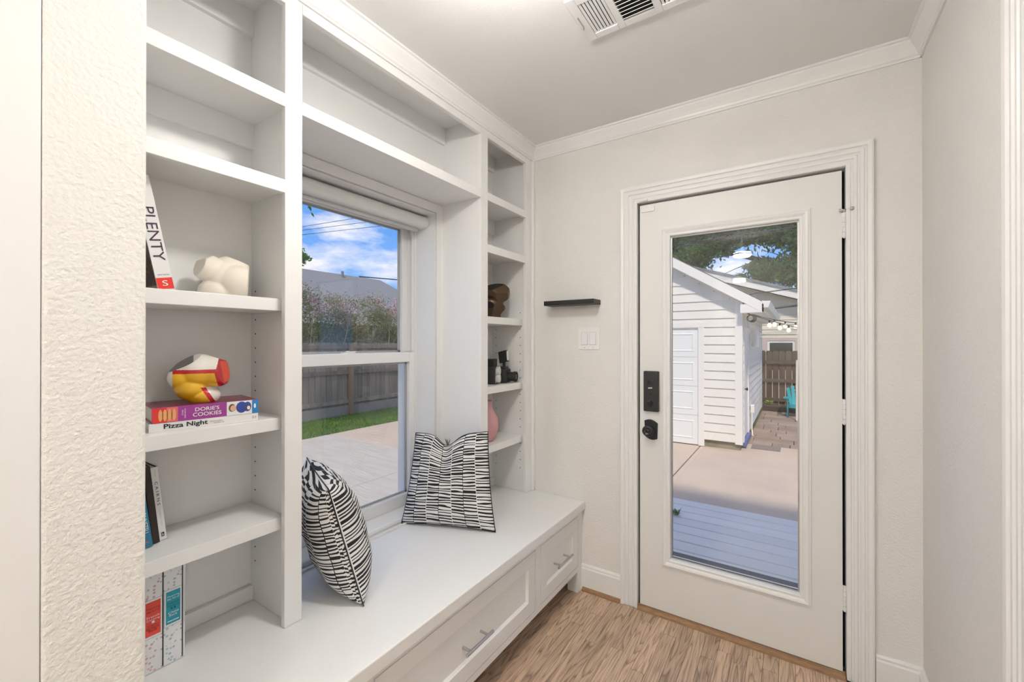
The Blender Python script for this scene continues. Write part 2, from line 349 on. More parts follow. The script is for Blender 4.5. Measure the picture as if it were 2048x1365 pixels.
for hz in (1.836, 1.078, .322):
    hb = MB()
    for k in range(5):
        z0 = hz-.05+k*.0202; hb.lathe([(.0062, 0), (.0062, .0192)], (.1668, YD-.004, z0), 12)
    hb.lathe([(.0, 0), (.004, .001), (.0045, .004)], (.1668, YD-.004, hz-.0545), 10)
    hb.box(.1595, .161, YD-.002, YD+.03, hz-.05, hz+.05)
    h_ = build('hinge', hb, TRIMW, d1)
    if hz > 1.5:
        pin = MB().tube([(.152, YD-.008, hz+.060), (.188, YD-.012, hz+.060)], .0032, 8).lathe([(.0, 0), (.006, .001), (.007, .008), (.005, .012), (0, .012)], (.186, YD-.014, hz+.060), 12, (1, -.3, 0))
        pin.lathe([(.006, 0), (.006, .012)], (.150, YD-.008, hz+.060), 12, (1, 0, 0)).lathe([(.0065, 0), (.0065, .008), (.003, .012)], (.1668, YD-.004, hz+.0515), 12)
        tag(build('pin_stop', pin, STEEL, h_), 'dark metal hinge pin door stop')
lk = build('deadbolt', MB().box(-.640, -.566, YD-.022, YD+.002, 1.012, 1.214), BLACK, d1, bevel=.004)
tag(lk, 'black keypad deadbolt housing')
build('thumb_turn', MB().lathe([(.016, 0), (.016, .004), (.012, .008), (.011, .010), (0, .010)], (-.606, YD-.022, 1.052), 24, (0, -1, 0)).obox((-.606, YD-.036, 1.052), (.0035, 0, .002), (0, .006, 0), (-.006, 0, .011)), BLKG, lk)
build('round_button', MB().lathe([(.011, 0), (.011, .002), (.008, .0025), (.008, .001), (0, .001)], (-.606, YD-.022, 1.158), 24, (0, -1, 0)), BLKG, lk)
build('sensor_dot', MB().lathe([(.004, 0), (.004, .001), (0, .001)], (-.606, YD-.022, 1.100), 16, (0, -1, 0)), BLKG, lk)
build('maker_mark', MB().obox((-.606, YD-.0222, 1.130), (.010, 0, .0008), (0, .0004, 0), (0, 0, .003)), SILVER, lk)
kn = MB(); pl = []
for k in range(9): t = k/8; pl.append((-.640+.066*t, .962+.012*math.sin(math.pi*t)-.010*t))
for k in range(9): t = k/8; pl.append((-.576-.060*t, .874-.010*math.sin(math.pi*t)+.008*t))
build('knob_plate', kn.prism(pl, 'y', YD-.006, YD+.002), BLACK, d1, bevel=.0015)
build('knob', MB().lathe([(.020, 0), (.012, .006), (.011, .020), (.020, .026), (.027, .034), (.028, .044), (.024, .050), (.015, .052), (.013, .048), (.006, .048), (.005, .051), (0, .051)], (-.610, YD-.006, .918), 36, (0, -1, 0)), BLKG, d1, smooth=True)
build('latch_plate', MB().box(-.6655, -.664, YD+.003, YD+.030, .89, .945), STEEL, d1)
build('alarm_magnet', MB().box(-.655, -.590, YD-.004, YD+.002, 2.022, 2.052), TRIMW, d1, bevel=.0015)
build('door_sweep', MB().box(dx0+.002, dx1-.002, YD+.0025, YD+.046, .012, .020), GAP, d1)
ct = struct('trim_14', MB().obox((-.640, YD-.016, 2.080), (.020, 0, 0), (0, .006, 0), (0, 0, .006)), TRIMW, bevel=.003)
# second door, in the right wall
d2 = thing('door_2', (XR+.02, .46, .01), 'white slab door in the right wall', kind='structure')
build('slab', MB().box(XR+.012, XR+.050, .462, 1.278, .012, 2.040), DOORW, d2)
build('jamb', MB().box(XR, .53, .4402, .4585, 0, 2.06).box(XR, .53, 1.2815, 1.2998, 0, 2.06).box(XR, .53, .4585, 1.2815, 2.0435, 2.06), TRIMW, d2)

# ------------------------------------------------------------------ window
w1 = thing('window_1', (-1.72, 1.23, .50), 'white single hung window over the bench seat', kind='structure')
cs = MB().box(XW, XW+.008, oy1+.004, 1.69, BT, 2.08).box(XW, XW+.008, .765, oy0-.004, BT, 2.08).box(XW, XW+.008, oy0-.004, oy1+.004, oz1+.004, 2.08)
cs.box(XW+.008, XW+.014, oy1+.004, oy1+.012, BT, oz1+.012).box(XW+.008, XW+.014, oy0-.012, oy0-.004, BT, oz1+.012).box(XW+.008, XW+.014, oy0-.004, oy1+.004, oz1+.004, oz1+.012)
build('casing', cs, TRIMW, w1)
build('jamb', MB().box(-1.70, XW+.006, oy1-.005, oy1-.001, oz0, oz1-.001).box(-1.70, XW+.006, oy0+.001, oy0+.005, oz0, oz1-.001).box(-1.70, XW+.006, oy0+.005, oy1-.005, oz1-.005, oz1-.001), TRIMW, w1)
fr = MB().box(-1.83, -1.698, oy1-.012, oy1+.004, oz0, oz1).box(-1.83, -1.698, oy0-.004, oy0+.012, oz0, oz1).box(-1.83, -1.698, oy0+.012, oy1-.012, oz1-.03, oz1).box(-1.84, -1.69, oy0-.004, oy1+.004, oz0-.015, oz0)
fr.box(-1.742, -1.738, oy1-.030, oy1-.012, 1.31, oz1-.03).box(-1.712, -1.708, oy1-.026, oy1-.012, 1.31, oz1-.03)
build('frame', fr, VINYL, w1)
def sash(name, x0, x1, ya, yb, za, zb, st, rb, rt):
    s = thing_part(name, w1, MB().box(x0, x1, ya, ya+st, za, zb).box(x0, x1, yb-st, yb, za, zb).box(x0, x1, ya+st, yb-st, za, za+rb).box(x0, x1, ya+st, yb-st, zb-rt, zb))
    xm = (x0+x1)/2
    build('pane', MB().box(xm-.002, xm+.002, ya+st-.004, yb-st+.004, za+rb-.004, zb-rt+.004), GLASS, s)
    sp = MB(); 
    for (a, b, c, d) in ((ya+st, ya+st+.012, za+rb, zb-rt), (yb-st-.012, yb-st, za+rb, zb-rt), (ya+st, yb-st, za+rb, za+rb+.010), (ya+st, yb-st, zb-rt-.010, zb-rt)): sp.box(xm-.012, xm-.006, a, b, c, d)
    build('spacer_bar', sp, pmat('grey_spacer', (.42, .43, .42), .5), s)
    return s
def thing_part(name, par, mb): return build(name, mb, VINYL, par, bevel=.003)
ls = sash('lower_sash', -1.736, -1.702, oy0+.006, oy1-.006, oz0, 1.306, .040, .066, .050)
us = sash('upper_sash', -1.776, -1.742, oy0+.012, oy1-.012, 1.262, oz1-.03, .046, .045, .035)
build('sash_lock', MB().box(-1.728, -1.708, 1.20, 1.26, 1.306, 1.312).lathe([(.010, 0), (.010, .006), (.0, .008)], (-1.718, 1.23, 1.312), 14).box(-1.714, -1.704, 1.225, 1.262, 1.312, 1.317), VINYL, ls)
build('sill', MB().prism([(-1.70, oz0-.019), (-1.60, oz0-.019), (-1.598, BT+.004), (-1.602, BT+.014), (-1.612, BT+.018), (-1.70, BT+.024)], 'y', oy0-.003, oy1+.003), TRIMW, w1)
build('apron', MB().box(XW, XW+.010, oy0-.004, oy1+.004, BT+.0005, BT+.008), TRIMW, w1)

rb = thing('roller_blind', (-1.63, 1.23, 1.94), 'white roller blind rolled up under its rounded cassette in the window', 'blind')
pr = [(-1.665, 2.018), (-1.665, 1.958)]+[(-1.628+.028*math.sin(R(a)), 1.988-.030*math.cos(R(a))) for a in range(0, 181, 15)]
smooth_angle(build('cassette', MB().prism(pr, 'y', .822, 1.630), BLIND, rb))
build('end_cap', MB().prism([(a, b) for a, b in pr], 'y', 1.6302, 1.634), BLIND, rb)
build('end_cap', MB().prism([(a, b) for a, b in pr], 'y', .818, .8218), BLIND, rb)
build('bottom_bar', MB().box(-1.668, -1.650, .835, 1.600, 1.940, 1.957), GREYB, rb)

# ------------------------------------------------------------------ built-ins
def shelf_holes(par, xs, y, d, zs):
    mb = MB()
    for xx in xs:
        for z in zs: mb.lathe([(.0028, 0), (.0028, .0006), (0, .0006)], (xx, y, z), 8, (0, d, 0))
    tag(build('shelf_pin_hole', mb, HOLE, par, fixn=False), kind='stuff')
Z1, Z2, Z3, Z4, Z5 = 2.122, 1.858, 1.495, 1.126, .815
XBK = -1.555
def bookcase(y0, y1, p0, p1, s0, s1, label):      # outer, inner panel faces, inner stile edges
    o = thing('bookcase', ((XF+XBK)/2, (y0+y1)/2, BT), label, 'bookcase', 'built-in bookcases beside the window')
    build('stile', MB().box(XF-.020, XF, y0, s0, BT+.001, ZC-.001), WHITE, o, bevel=.0015)
    build('stile', MB().box(XF-.020, XF, s1, y1, BT+.001, ZC-.001), WHITE, o, bevel=.0015)
    build('top_rail', MB().box(XF-.020, XF-.0003, s0, s1, 2.400, ZC-.001), WHITE, o)
    build('side_panel', MB().box(XBK, XF-.020, y0, p0, BT+.001, ZC-.001), WHITE, o)
    build('side_panel', MB().box(XBK, XF-.020, p1, y1, BT+.001, ZC-.001), WHITE, o)
    build('back_panel', MB().box(XW+.0005, XBK, y0, y1, BT+.001, ZC-.001), WHITE, o)
    build('top_panel', MB().box(XBK, XF-.020, p0, p1, 2.485, ZC-.001), WHITE, o)
    for z in (Z1, Z2):
        build('shelf', MB().box(XBK, XF-.020, p0, p1, z-.022, z), WHITE, o)
        build('shelf_rail', MB().box(XF-.020, XF-.0003, s0, s1, z-.040, z), WHITE, o, bevel=.001)
    for z in (Z3, Z4, Z5):
        build('shelf', MB().box(XBK+.002, XF-.034, p0+.001, p1-.001, z-.038, z), WHITE, o, bevel=.0015)
    for a, b in ((2.40, 2.485), (Z1-.105, Z1-.022), (BT+.001, BT+.050)):
        build('cleat', MB().box(XBK, XBK+.018, p0, p1, a, b), WHITE, o, bevel=.001)
    zs = [z for z in np.arange(.62, 1.70, .048) if min(abs(z-q+.02) for q in (Z3, Z4, Z5)) > .03 and not (1.57 < z)]
    shelf_holes(o, (XF-.050, XBK+.030), p1, -1, zs)
    shelf_holes(o, (XF-.050, XBK+.030), p0, 1, zs)
    return o
bookcase(.281, .765, .318, .732, .336, .710, 'tall white built-in bookcase holding the cookbooks, nearest the camera')
bookcase(1.690, 2.190, 1.727, 2.134, 1.747, 2.117, 'narrow white built-in bookcase in the corner with cameras and vases')
ov = thing('overhead_shelf', ((XF+XBK)/2, 1.23, Z1-.04), 'long white open cubby running above the window', 'shelf')
build('shelf', MB().box(XW+.001, XF-.020, .7655, 1.6895, Z1-.040, Z1), WHITE, ov)
build('shelf_rail', MB().box(XF-.020, XF-.0003, .7655, 1.6895, Z1-.042, Z1), WHITE, ov, bevel=.001)
build('top_rail', MB().box(XF-.020, XF-.0003, .7655, 1.6895, 2.400, ZC-.001), WHITE, ov)
build('back_panel', MB().box(XW+.0005, XBK, .7655, 1.6895, Z1, ZC-.001), WHITE, ov)
build('top_panel', MB().box(XBK, XF-.020, .7655, 1.6895, 2.485, ZC-.001), WHITE, ov)
build('cleat', MB().box(XBK, XBK+.018, .7655, 1.6895, 2.40, 2.485), WHITE, ov, bevel=.001)
build('cleat', MB().box(XBK, XBK+.012, .7655, 1.6895, Z1, Z1+.10), WHITE, ov, bevel=.001)

tag(build('window_seat', MB().box(XW+.0005, -.965, .2805, YD-.0005, .440, BT), WHITE, bevel=.004), 'long white painted bench seat top under the window', 'bench')
bc = thing('bench_cabinet', (-1.27, 1.24, 0), 'white drawer base with shaker fronts under the bench seat', 'cabinet')
build('carcass', MB().box(XW+.001, XB-.022, .282, YD-.001, .114, .4395), WHITE, bc)
dr = [(.334, .745), (.790, 1.686), (1.731, 2.139)]
ff = MB().box(XB-.021, XB, .282, YD-.001, .416, .4395).box(XB-.021, XB, .282, YD-.001, .114, .141)
ed = [.282]+[q for p in dr for q in p]+[YD-.001]
for a, b in zip(ed[::2], ed[1::2]): ff.box(XB-.021, XB, a, b, .141, .416)
build('face_frame', ff, WHITE, bc)
for y in (2.136, .282): build('leg', MB().box(XB-.060, XB-.0002, y, y+.055, 0, .114), WHITE, bc)
for a, b in dr:
    a += .003; b -= .003; z0, z1 = .144, .413; f_ = .060
    d = build('drawer', MB().box(XB-.020, XB, a, b, z0, z0+f_).box(XB-.020, XB, a, b, z1-f_, z1).box(XB-.020, XB, a, a+f_, z0+f_, z1-f_).box(XB-.020, XB, b-f_, b, z0+f_, z1-f_), WHITE, bc, bevel=.0012)
    pn = MB(); i0 = f_; i1 = f_+.009
    q = [(a+i0, z0+i0), (b-i0, z0+i0), (b-i0, z1-i0), (a+i0, z1-i0)]; q2 = [(a+i1, z0+i1), (b-i1, z0+i1), (b-i1, z1-i1), (a+i1, z1-i1)]
    pn.add([(XB-.003, *p) for p in q]+[(XB-.010, *p) for p in q2], [(0,1,5,4),(1,2,6,5),(2,3,7,6),(3,0,4,7),(4,5,6,7)])
    build('panel', pn, WHITE, d)
    ym = (a+b)/2; zm = .266; hl = .078
    build('handle', MB().tube([(XB+.030, ym-hl, zm), (XB+.030, ym+hl, zm)], .006, 14).tube([(XB-.012, ym-.052, zm), (XB+.030, ym-.052, zm)], .0048, 12).tube([(XB-.012, ym+.052, zm), (XB+.030, ym+.052, zm)], .0048, 12), STEEL, d)

# ------------------------------------------------------------------ wall fittings
tag(build('wall_ledge', MB().box(-1.173, -.876, 2.098, YD-.0003, 1.563, 1.588), BLACK, bevel=.0015), 'small black floating ledge on the cream wall', 'shelf')
sw = thing('switch_plate', (-.943, YD, 1.319), 'white double rocker light switch below the black ledge', 'switch')
build('plate', MB().box(-1.006, -.880, YD-.006, YD-.0003, 1.319, 1.440), TRIMW, sw, bevel=.003)
for xx in (-.967, -.919):
    r_ = build('rocker', MB().obox((xx, YD-.0075, 1.3795), (.0165, 0, 0), (0, .0028, .0), (0, .0018, .033)), VINYL, sw, bevel=.001)
    build('rocker_frame', ring([(0, 0), (.0015, 0), (.0015, -.001)], xx-.0175, xx+.0175, 1.3455, 1.4135, YD-.0064), GREYB, sw)
    build('screw', MB().lathe([(.003, 0), (.003, .001), (0, .0012)], (xx, YD-.006, 1.330), 10, (0, -1, 0)), GREYB, sw)
vt = thing('ceiling_vent', (-.44, 1.40, ZC-.012), 'white three-bank air register in the ceiling', 'vent')
VX = [-.645, -.612, -.527, -.503, -.397, -.373, -.285, -.252]; vy0, vy1 = 1.290, 1.510; i0, i1 = 1.325, 1.480; zt, zb = ZC-.0003, ZC-.010
vf = MB()
for a, b in ((VX[0], VX[1]), (VX[2], VX[3]), (VX[4], VX[5]), (VX[6], VX[7])): vf.box(a, b, vy0, vy1, zb, zt)
for a, b in ((VX[1], VX[2]), (VX[3], VX[4]), (VX[5], VX[6])): vf.box(a, b, vy0, i0, zb, zt).box(a, b, i1, vy1, zb, zt)
build('frame', vf, VINYL, vt, bevel=.002)
build('duct_shade_sheet', MB().box(VX[1], VX[6], i0, i1, ZC-.0012, ZC-.0004), pmat('duct_shade', (.03, .03, .028), .9), vt)  # dark sheet flat on the ceiling, standing for shade behind the louvers
for (a, b) in ((VX[1], VX[2]), (VX[5], VX[6])):
    sgn = 1 if a < -.55 else -1
    for k in range(7):
        xx = a+(b-a)*(k+.5)/7
        build('louver', MB().obox((xx, (i0+i1)/2, ZC-.007), (.0040, 0, .0012*sgn), (0, (i1-i0)/2, 0), (-.0004*sgn, 0, .0006)), VINYL, vt)
for k in range(9):
    yy = i0+(i1-i0)*(k+.5)/9
    build('louver', MB().obox((-.45, yy, ZC-.007), ((VX[4]-VX[3])/2, 0, 0), (0, .0056, .0045), (0, -.0005, .0006)), VINYL, vt)
build('damper_lever', MB().box(-.634, -.631, 1.375, 1.425, zb-.004, zb).box(-.634, -.631, 1.424, 1.428, zb-.012, zb), STEEL, vt)
def ceiling_light(x, y, label, power, drop):
    t = thing('ceiling_light', (x, y, ZC-.10-drop), label, 'ceiling light', 'round ceiling lights')
    build('canopy', MB().lathe([(.060, 0), (.060, -.010), (.02, -.014), (.012, -.022), (.012, -.030-drop), (0, -.030-drop)], (x, y, ZC-.0003), 32), TRIMW, t)
    r_ = .085; h = .05; area = 2*math.pi*r_*r_+2*math.pi*r_*h; z0 = -.026-drop
    build('diffuser', MB().lathe([(0, z0), (r_-.012, z0-.002), (r_, z0-.012), (r_, z0-h+.01), (r_-.012, z0-h), (0, z0-h)], (x, y, ZC), 32), pmat('lamp_glow', (.9, .9, .9), .5, emit=((1, .965, .91), power/(math.pi*area))), t, smooth=True)
    build('rim', MB().lathe([(r_+.001, z0-.020), (r_+.030, z0-.023), (r_+.030, z0-.027), (r_+.001, z0-.030)], (x, y, ZC), 32), TRIMW, t)
ceiling_light(-.60, .84, 'round ceiling light above the bench, nearest the window', 29, .09)
ceiling_light(-.47, -.72, 'round ceiling light reflected in the door glass', 25, .16)
ceiling_light(-.70, -2.85, 'round ceiling light at the far rear of the hall', 90, .16)

# ------------------------------------------------------------------ cushions
def cushion(label, A, B, C, D, T, chop, name='cushion', bulge2=0):   # bottom A-B, top C (over A), D (over B)
    A, B, C, D = map(Vector, (A, B, C, D)); n = 44
    nor = ((B-A).cross(C-A)).normalized()
    t = thing(name, (A+B)/2, label, 'cushion', 'striped cushions on the bench')
    mb = MB(); uv = []; idx = {}
    for side in (0, 1):
        for j in range(n+1):
            for i in range(n+1):
                if side == 1 and (i in (0, n) or j in (0, n)): idx[(1, i, j)] = idx[(0, i, j)]; continue
                u = i/n; v_ = j/n; a = 2*u-1; b = 2*v_-1
                pin = .045
                ua = .5+.5*a*(1-pin*(1-b*b)*(1.0)); vb = .5+.5*b*(1-pin*(1-a*a))
                p = (A*(1-ua)+B*ua)*(1-vb)+(C*(1-ua)+D*ua)*vb
                k = max(0, (1-a**4)*(1-b**4))**.62
                h = T*k*(.9+.1*math.cos(a*2)*math.cos(b*2))
                wr_ = .0035*math.sin(9*a+5*b+2*side)*math.sin(7*b-3*a)*k
                if chop:
                    g = math.exp(-((a+.06)/.30)**2)*max(0, min(1, (v_-.35)/.65))**1.6
                    p = p-(C-A).normalized()*chop*g; h *= 1-.55*math.exp(-((a+.06)/.16)**2)*max(0, (v_-.45)/.55)
                p = p+nor*((h+wr_)*(1 if side == 0 else -1))
                idx[(side, i, j)] = len(mb.v); mb.v.append(p); uv.append((u+side*.37, v_))
    for side in (0, 1):
        for j in range(n):
            for i in range(n):
                mb.f.append([idx[(side, i, j)], idx[(side, i+1, j)], idx[(side, i+1, j+1)], idx[(side, i, j+1)]]); mb.m.append(0)
    mb.uv = uv
    build('cover', mb, PILLOW, t, smooth=True)
    ed = [mb.v[idx[(0, i, 0)]] for i in range(n+1)]+[mb.v[idx[(0, n, j)]] for j in range(1, n+1)]+[mb.v[idx[(0, i, n)]] for i in range(n-1, -1, -1)]+[mb.v[idx[(0, 0, j)]] for j in range(n-1, 0, -1)]
    build('seam', MB().tube(ed+[ed[0]], .0022, 6), BLACK, t, smooth=True)
    return t, mb.v[idx[(0, n//2-1, n)]]
zb_ = BT+.004
pA = at(803, 1047, 2, zb_); pB = at(991, 1065, 2, zb_); pC = at(832, 866, 2, .900); pD = at(982, 862, 2, .930)
pD = Vector((-1.232, 1.655, .930)) if pD.y > 1.66 else pD
tt, tip = cushion('black and white striped square cushion with a dented top, propped against the narrow bookcase', pA, pB, pC, pD, .060, .055)
tf = MB()
for k in range(9):
    a = random.uniform(-.5, .5); tf.tube([tip+Vector((0, 0, -.012)), tip+Vector((.012*a, .004*a, .012)), tip+Vector((.03*a, .01*a, .026+.01*random.random()))], [.002, .0016, .0006], 5)
build('zip_tuft', tf, pmat('tuft_brown', (.10, .09, .05), .8), tt)
A = Vector((-1.190, .912, zb_)); wv_ = Vector((-.92, .39, 0))*.44; hv_ = Vector((-.052, -.095, .405))
cushion('black and white striped plump cushion, seen edge on beside the tall bookcase', A, A+wv_, A+hv_, A+wv_+hv_, .100, 0)

# ------------------------------------------------------------------ sculpted vases (star-shaped solids)
def star(name, parent, C, sv, tv, lobes, planes, mats, cfn=None, nt_=120, np_=80, p=14):
    th = np.linspace(0, 2*np.pi, nt_, endpoint=False); ph = np.linspace(0, np.pi, np_)
    P_, T_ = np.meshgrid(ph, th, indexing='ij'); d = np.stack([np.sin(P_)*np.cos(T_), np.sin(P_)*np.sin(T_), np.cos(P_)], -1)
    acc = np.zeros(d.shape[:2])
    for c, r_ in lobes:
        c = np.array(c); r_ = np.array(r_); dd = d/r_; cc = c/r_
        a = (dd*dd).sum(-1); b = (dd*cc).sum(-1); k = (cc*cc).sum()-1; disc = b*b-a*k
        tt_ = np.where(disc > 0, (b+np.sqrt(np.maximum(disc, 0)))/a, 0); acc += np.maximum(tt_, 1e-4)**p
    r0 = acc**(1/p); which = np.full(r0.shape, -1)
    for i, (nv, ds) in enumerate(planes):
        nv = np.array(nv, float); nv /= np.linalg.norm(nv); dn = (d*nv).sum(-1); lim = np.where(dn > 1e-6, ds/np.maximum(dn, 1e-6), 9)
        which = np.where(lim < r0, i, which); r0 = np.minimum(r0, lim)
    q = d*r0[..., None]; mb = MB()
    for i in range(np_):
        for j in range(nt_):
            s_, dd_, z_ = q[i, j]; mb.v.append(Vector(C)+sv*s_+tv*dd_+Vector((0, 0, z_)))
    for i in range(np_-1):
        for j in range(nt_):
            j2 = (j+1) % nt_; mb.f.append([i*nt_+j, i*nt_+j2, (i+1)*nt_+j2, (i+1)*nt_+j])
            cq = (q[i, j]+q[i, j2]+q[i+1, j2]+q[i+1, j])/4; mb.m.append(cfn(cq, which[i, j]) if cfn else 0)
    o = build(name, mb, mats, parent, fixn=True)
    return smooth_angle(o, 35)
LS = Vector((.35, .937, 0)); LT = Vector((.937, -.35, 0))
CREAM = pmat('cream_bisque', (.86, .79, .69), .6, var=(18, .95))
C0 = Vector((-1.455, .600, 1.557))
cv = thing('sculpture_vase', (-1.455, .600, Z3), 'matte cream abstract ceramic vase with bulging rounded lobes', 'vase')
star('body', cv, C0, LS, LT,
     [((-.034, .005, .024), (.040, .042, .040)), ((.040, .012, -.012), (.052, .050, .050)), ((.026, -.02, .030), (.050, .045, .040)), ((-.012, .0, -.045), (.048, .045, .040)), ((0, 0, 0), (.045, .045, .05))],
     [((1, .1, -.05), .070), ((-.85, .35, .25), .062), ((-.5, .2, .9), .066), ((.35, .1, .95), .066), ((0, 0, -1), .0615)], [CREAM])
COLS = [pmat('glaze_yellow', (.86, .50, .015), .12, coat=.6), pmat('glaze_white', (.84, .80, .73), .12, coat=.6), pmat('glaze_red', (.50, .008, .02), .12, coat=.6), pmat('glaze_orange', (.80, .07, .02), .12, coat=.6), pmat('glaze_black', (.02, .02, .015), .15, coat=.6)]
def vcol(c, wh):
    s_, d_, z_ = c
    if wh == 0: return 3 if (abs(d_) < .032 and -.018 < z_ < .042) else 2
    if wh == 1: return 4 if s_ < -.012 else 1
    if z_ < -.030:
        if s_ > .004+(-.030-z_)*.55: return 1 if s_ > .016+(-.030-z_)*.55 else 2
        return 0
    if s_ > .036+.25*abs(z_-.008): return 2
    if s_ < -.058: return 1
    if z_ < .010: return 0
    if z_ < .021: return 2
    return 1
C1 = Vector((-1.435, .533, 1.262))
vv_ = thing('sculpture_vase', (-1.435, .533, 1.189), 'glossy red, yellow and white abstract ceramic vase standing on two books', 'vase')
star('body', vv_, C1, LS, LT,
     [((.002, 0, .014), (.062, .055, .050)), ((-.040, .01, -.002), (.032, .034, .032)), ((-.014, .008, -.034), (.042, .040, .034)), ((.040, .012, .012), (.045, .045, .045)), ((.014, .006, -.056), (.040, .040, .030))],
     [((.90, .38, .14), .064), ((-.52, .25, .82), .052), ((.35, 0, .94), .064), ((0, 0, -1), .0725)], COLS, vcol, 340, 230, 18)
RS = Vector((.815, .58, 0)); RT = Vector((.58, -.815, 0))
BRZ = [pmat('bronze_glaze', (.085, .052, .028), .35, metal=.45), pmat('vase_opening_shade', (.006, .005, .005), .6)]  # second material paints the shade of the openings onto the closed body
C2 = Vector((-1.440, 1.968, 1.595))
bv = thing('sculpture_vase', (-1.440, 1.968, Z3), 'dark bronze faceted vase with a wide open mouth', 'vase')
star('body', bv, C2, RS, RT, [((.03, .01, .045), (.080, .07, .060)), ((.0, 0, -.03), (.070, .06, .075)), ((.070, .03, -.048), (.030, .03, .022)), ((0, 0, -.08), (.05, .05, .03))],
     [((-.1, .42, .9), .080), ((.95, .3, -.05), .094), ((.55, .70, -.30), .062), ((-.2, .9, -.2), .058), ((.4, .6, .45), .086), ((0, 0, -1), .0995)],
     BRZ, lambda c, wh: 1 if (wh == 0 or (wh == 3 and (c[0]+.01)**2+(c[2]+.012)**2 < .034**2)) else 0)
pv = thing('vase', (-1.430, 1.893, Z5), 'matte pink bottle vase on the lowest shelf of the narrow bookcase', 'vase')
build('body', MB().lathe([(.0, 0), (.044, .0005), (.056, .012), (.072, .060), (.076, .095), (.070, .130), (.052, .165), (.040, .190), (.037, .212), (.039, .222)], (-1.430, 1.893, Z5), 40), pmat('matte_pink', (.62, .34, .34), .6), pv, smooth=True)
build('rim', MB().lathe([(.0389, .2215), (.036, .2222), (.034, .215), (.033, .150), (0, .150)], (-1.430, 1.893, Z5), 40), pmat('vase_inside', (.10, .05, .05), .7), pv, smooth=True)

# ------------------------------------------------------------------ cameras on the shelf
LEATH = pmat('black_leatherette', (.018, .018, .018), .55, bump=(900, .4, 2, .001)); LENS = pmat('lens_glass', (.02, .02, .03), .05, coat=1)
tl = thing('twin_lens_camera', (-1.42, 1.925, Z4), 'vintage black camera with two stacked silver ringed lenses', 'camera')
f1 = Vector((.93, .37, 0)).normalized(); s1_ = Vector((-f1.y, f1.x, 0)); cc = Vector((-1.42, 1.925, Z4)); UZ = Vector((0, 0, 1))
build('body', MB().obox(cc+UZ*.052, f1*.042, s1_*.038, UZ*.049), LEATH, tl, bevel=.006)
build('base_plate', MB().obox(cc+UZ*.0015, f1*.044, s1_*.040, UZ*.0015), STEEL, tl)
build('viewing_hood', MB().obox(cc+UZ*.121, f1*.034, s1_*.034, UZ*.020), BLACK, tl, bevel=.003)
build('edge_trim', MB().tube([cc+f1*.043+s1_*-.036+UZ*.01, cc+f1*.043+s1_*-.036+UZ*.09, cc+f1*.043+s1_*-.02+UZ*.1, cc+f1*.043+s1_*.02+UZ*.1, cc+f1*.043+s1_*.036+UZ*.09, cc+f1*.043+s1_*.036+UZ*.01], .0015, 6), CHROME, tl)
for z_ in (.032, .074):
    lb = build('lens', MB().lathe([(.024, 0), (.024, .014), (.021, .018), (.017, .018), (.015, .014), (.0, .014)], cc+f1*.042+UZ*z_, 28, f1), SILVER, tl)
    build('lens_glass', MB().lathe([(.0145, .0), (.010, .003), (0, .004)], cc+f1*.0562+UZ*z_, 24, f1), pmat('lens_cap_white', (.62, .62, .60), .35), lb, smooth=True)
build('focus_knob', MB().lathe([(.014, 0), (.014, .010), (.011, .012), (0, .012)], cc+s1_*.038+UZ*.05, 20, s1_), STEEL, tl)
fc = thing('flash_camera', (-1.405, 2.045, Z4), 'black camera with a tilted flash on top', 'camera')
f2 = Vector((.96, .28, 0)).normalized(); s2_ = Vector((-f2.y, f2.x, 0)); c2_ = Vector((-1.405, 2.045, Z4))
build('body', MB().obox(c2_+UZ*.040, f2*.026, s2_*.046, UZ*.038).obox(c2_+UZ*.083-s2_*.004, f2*.020, s2_*.026, UZ*.010), LEATH, fc, bevel=.004)
build('lens', MB().lathe([(.027, 0), (.027, .03), (.030, .034), (.030, .048), (.026, .05), (.022, .044), (0, .044)], c2_+f2*.026+UZ*.036, 30, f2), BLACK, fc)
build('lens_glass', MB().lathe([(.021, 0), (.012, .004), (0, .005)], c2_+f2*.0702+UZ*.036, 24, f2), LENS, fc, smooth=True)
ft = build('flash_head', MB().obox(c2_+UZ*.150+s2_*.002-f2*.004, (f2*.30+UZ*.08)*.08, s2_*.020, (UZ*.96-f2*.12)*.034).obox(c2_+UZ*.105, f2*.008, s2_*.008, UZ*.016), BLACK, fc, bevel=.003)
build('flash_window', MB().obox(c2_+UZ*.156+s2_*.002+f2*.022, f2*.003, s2_*.018, UZ*.028), SILVER, ft, bevel=.003)

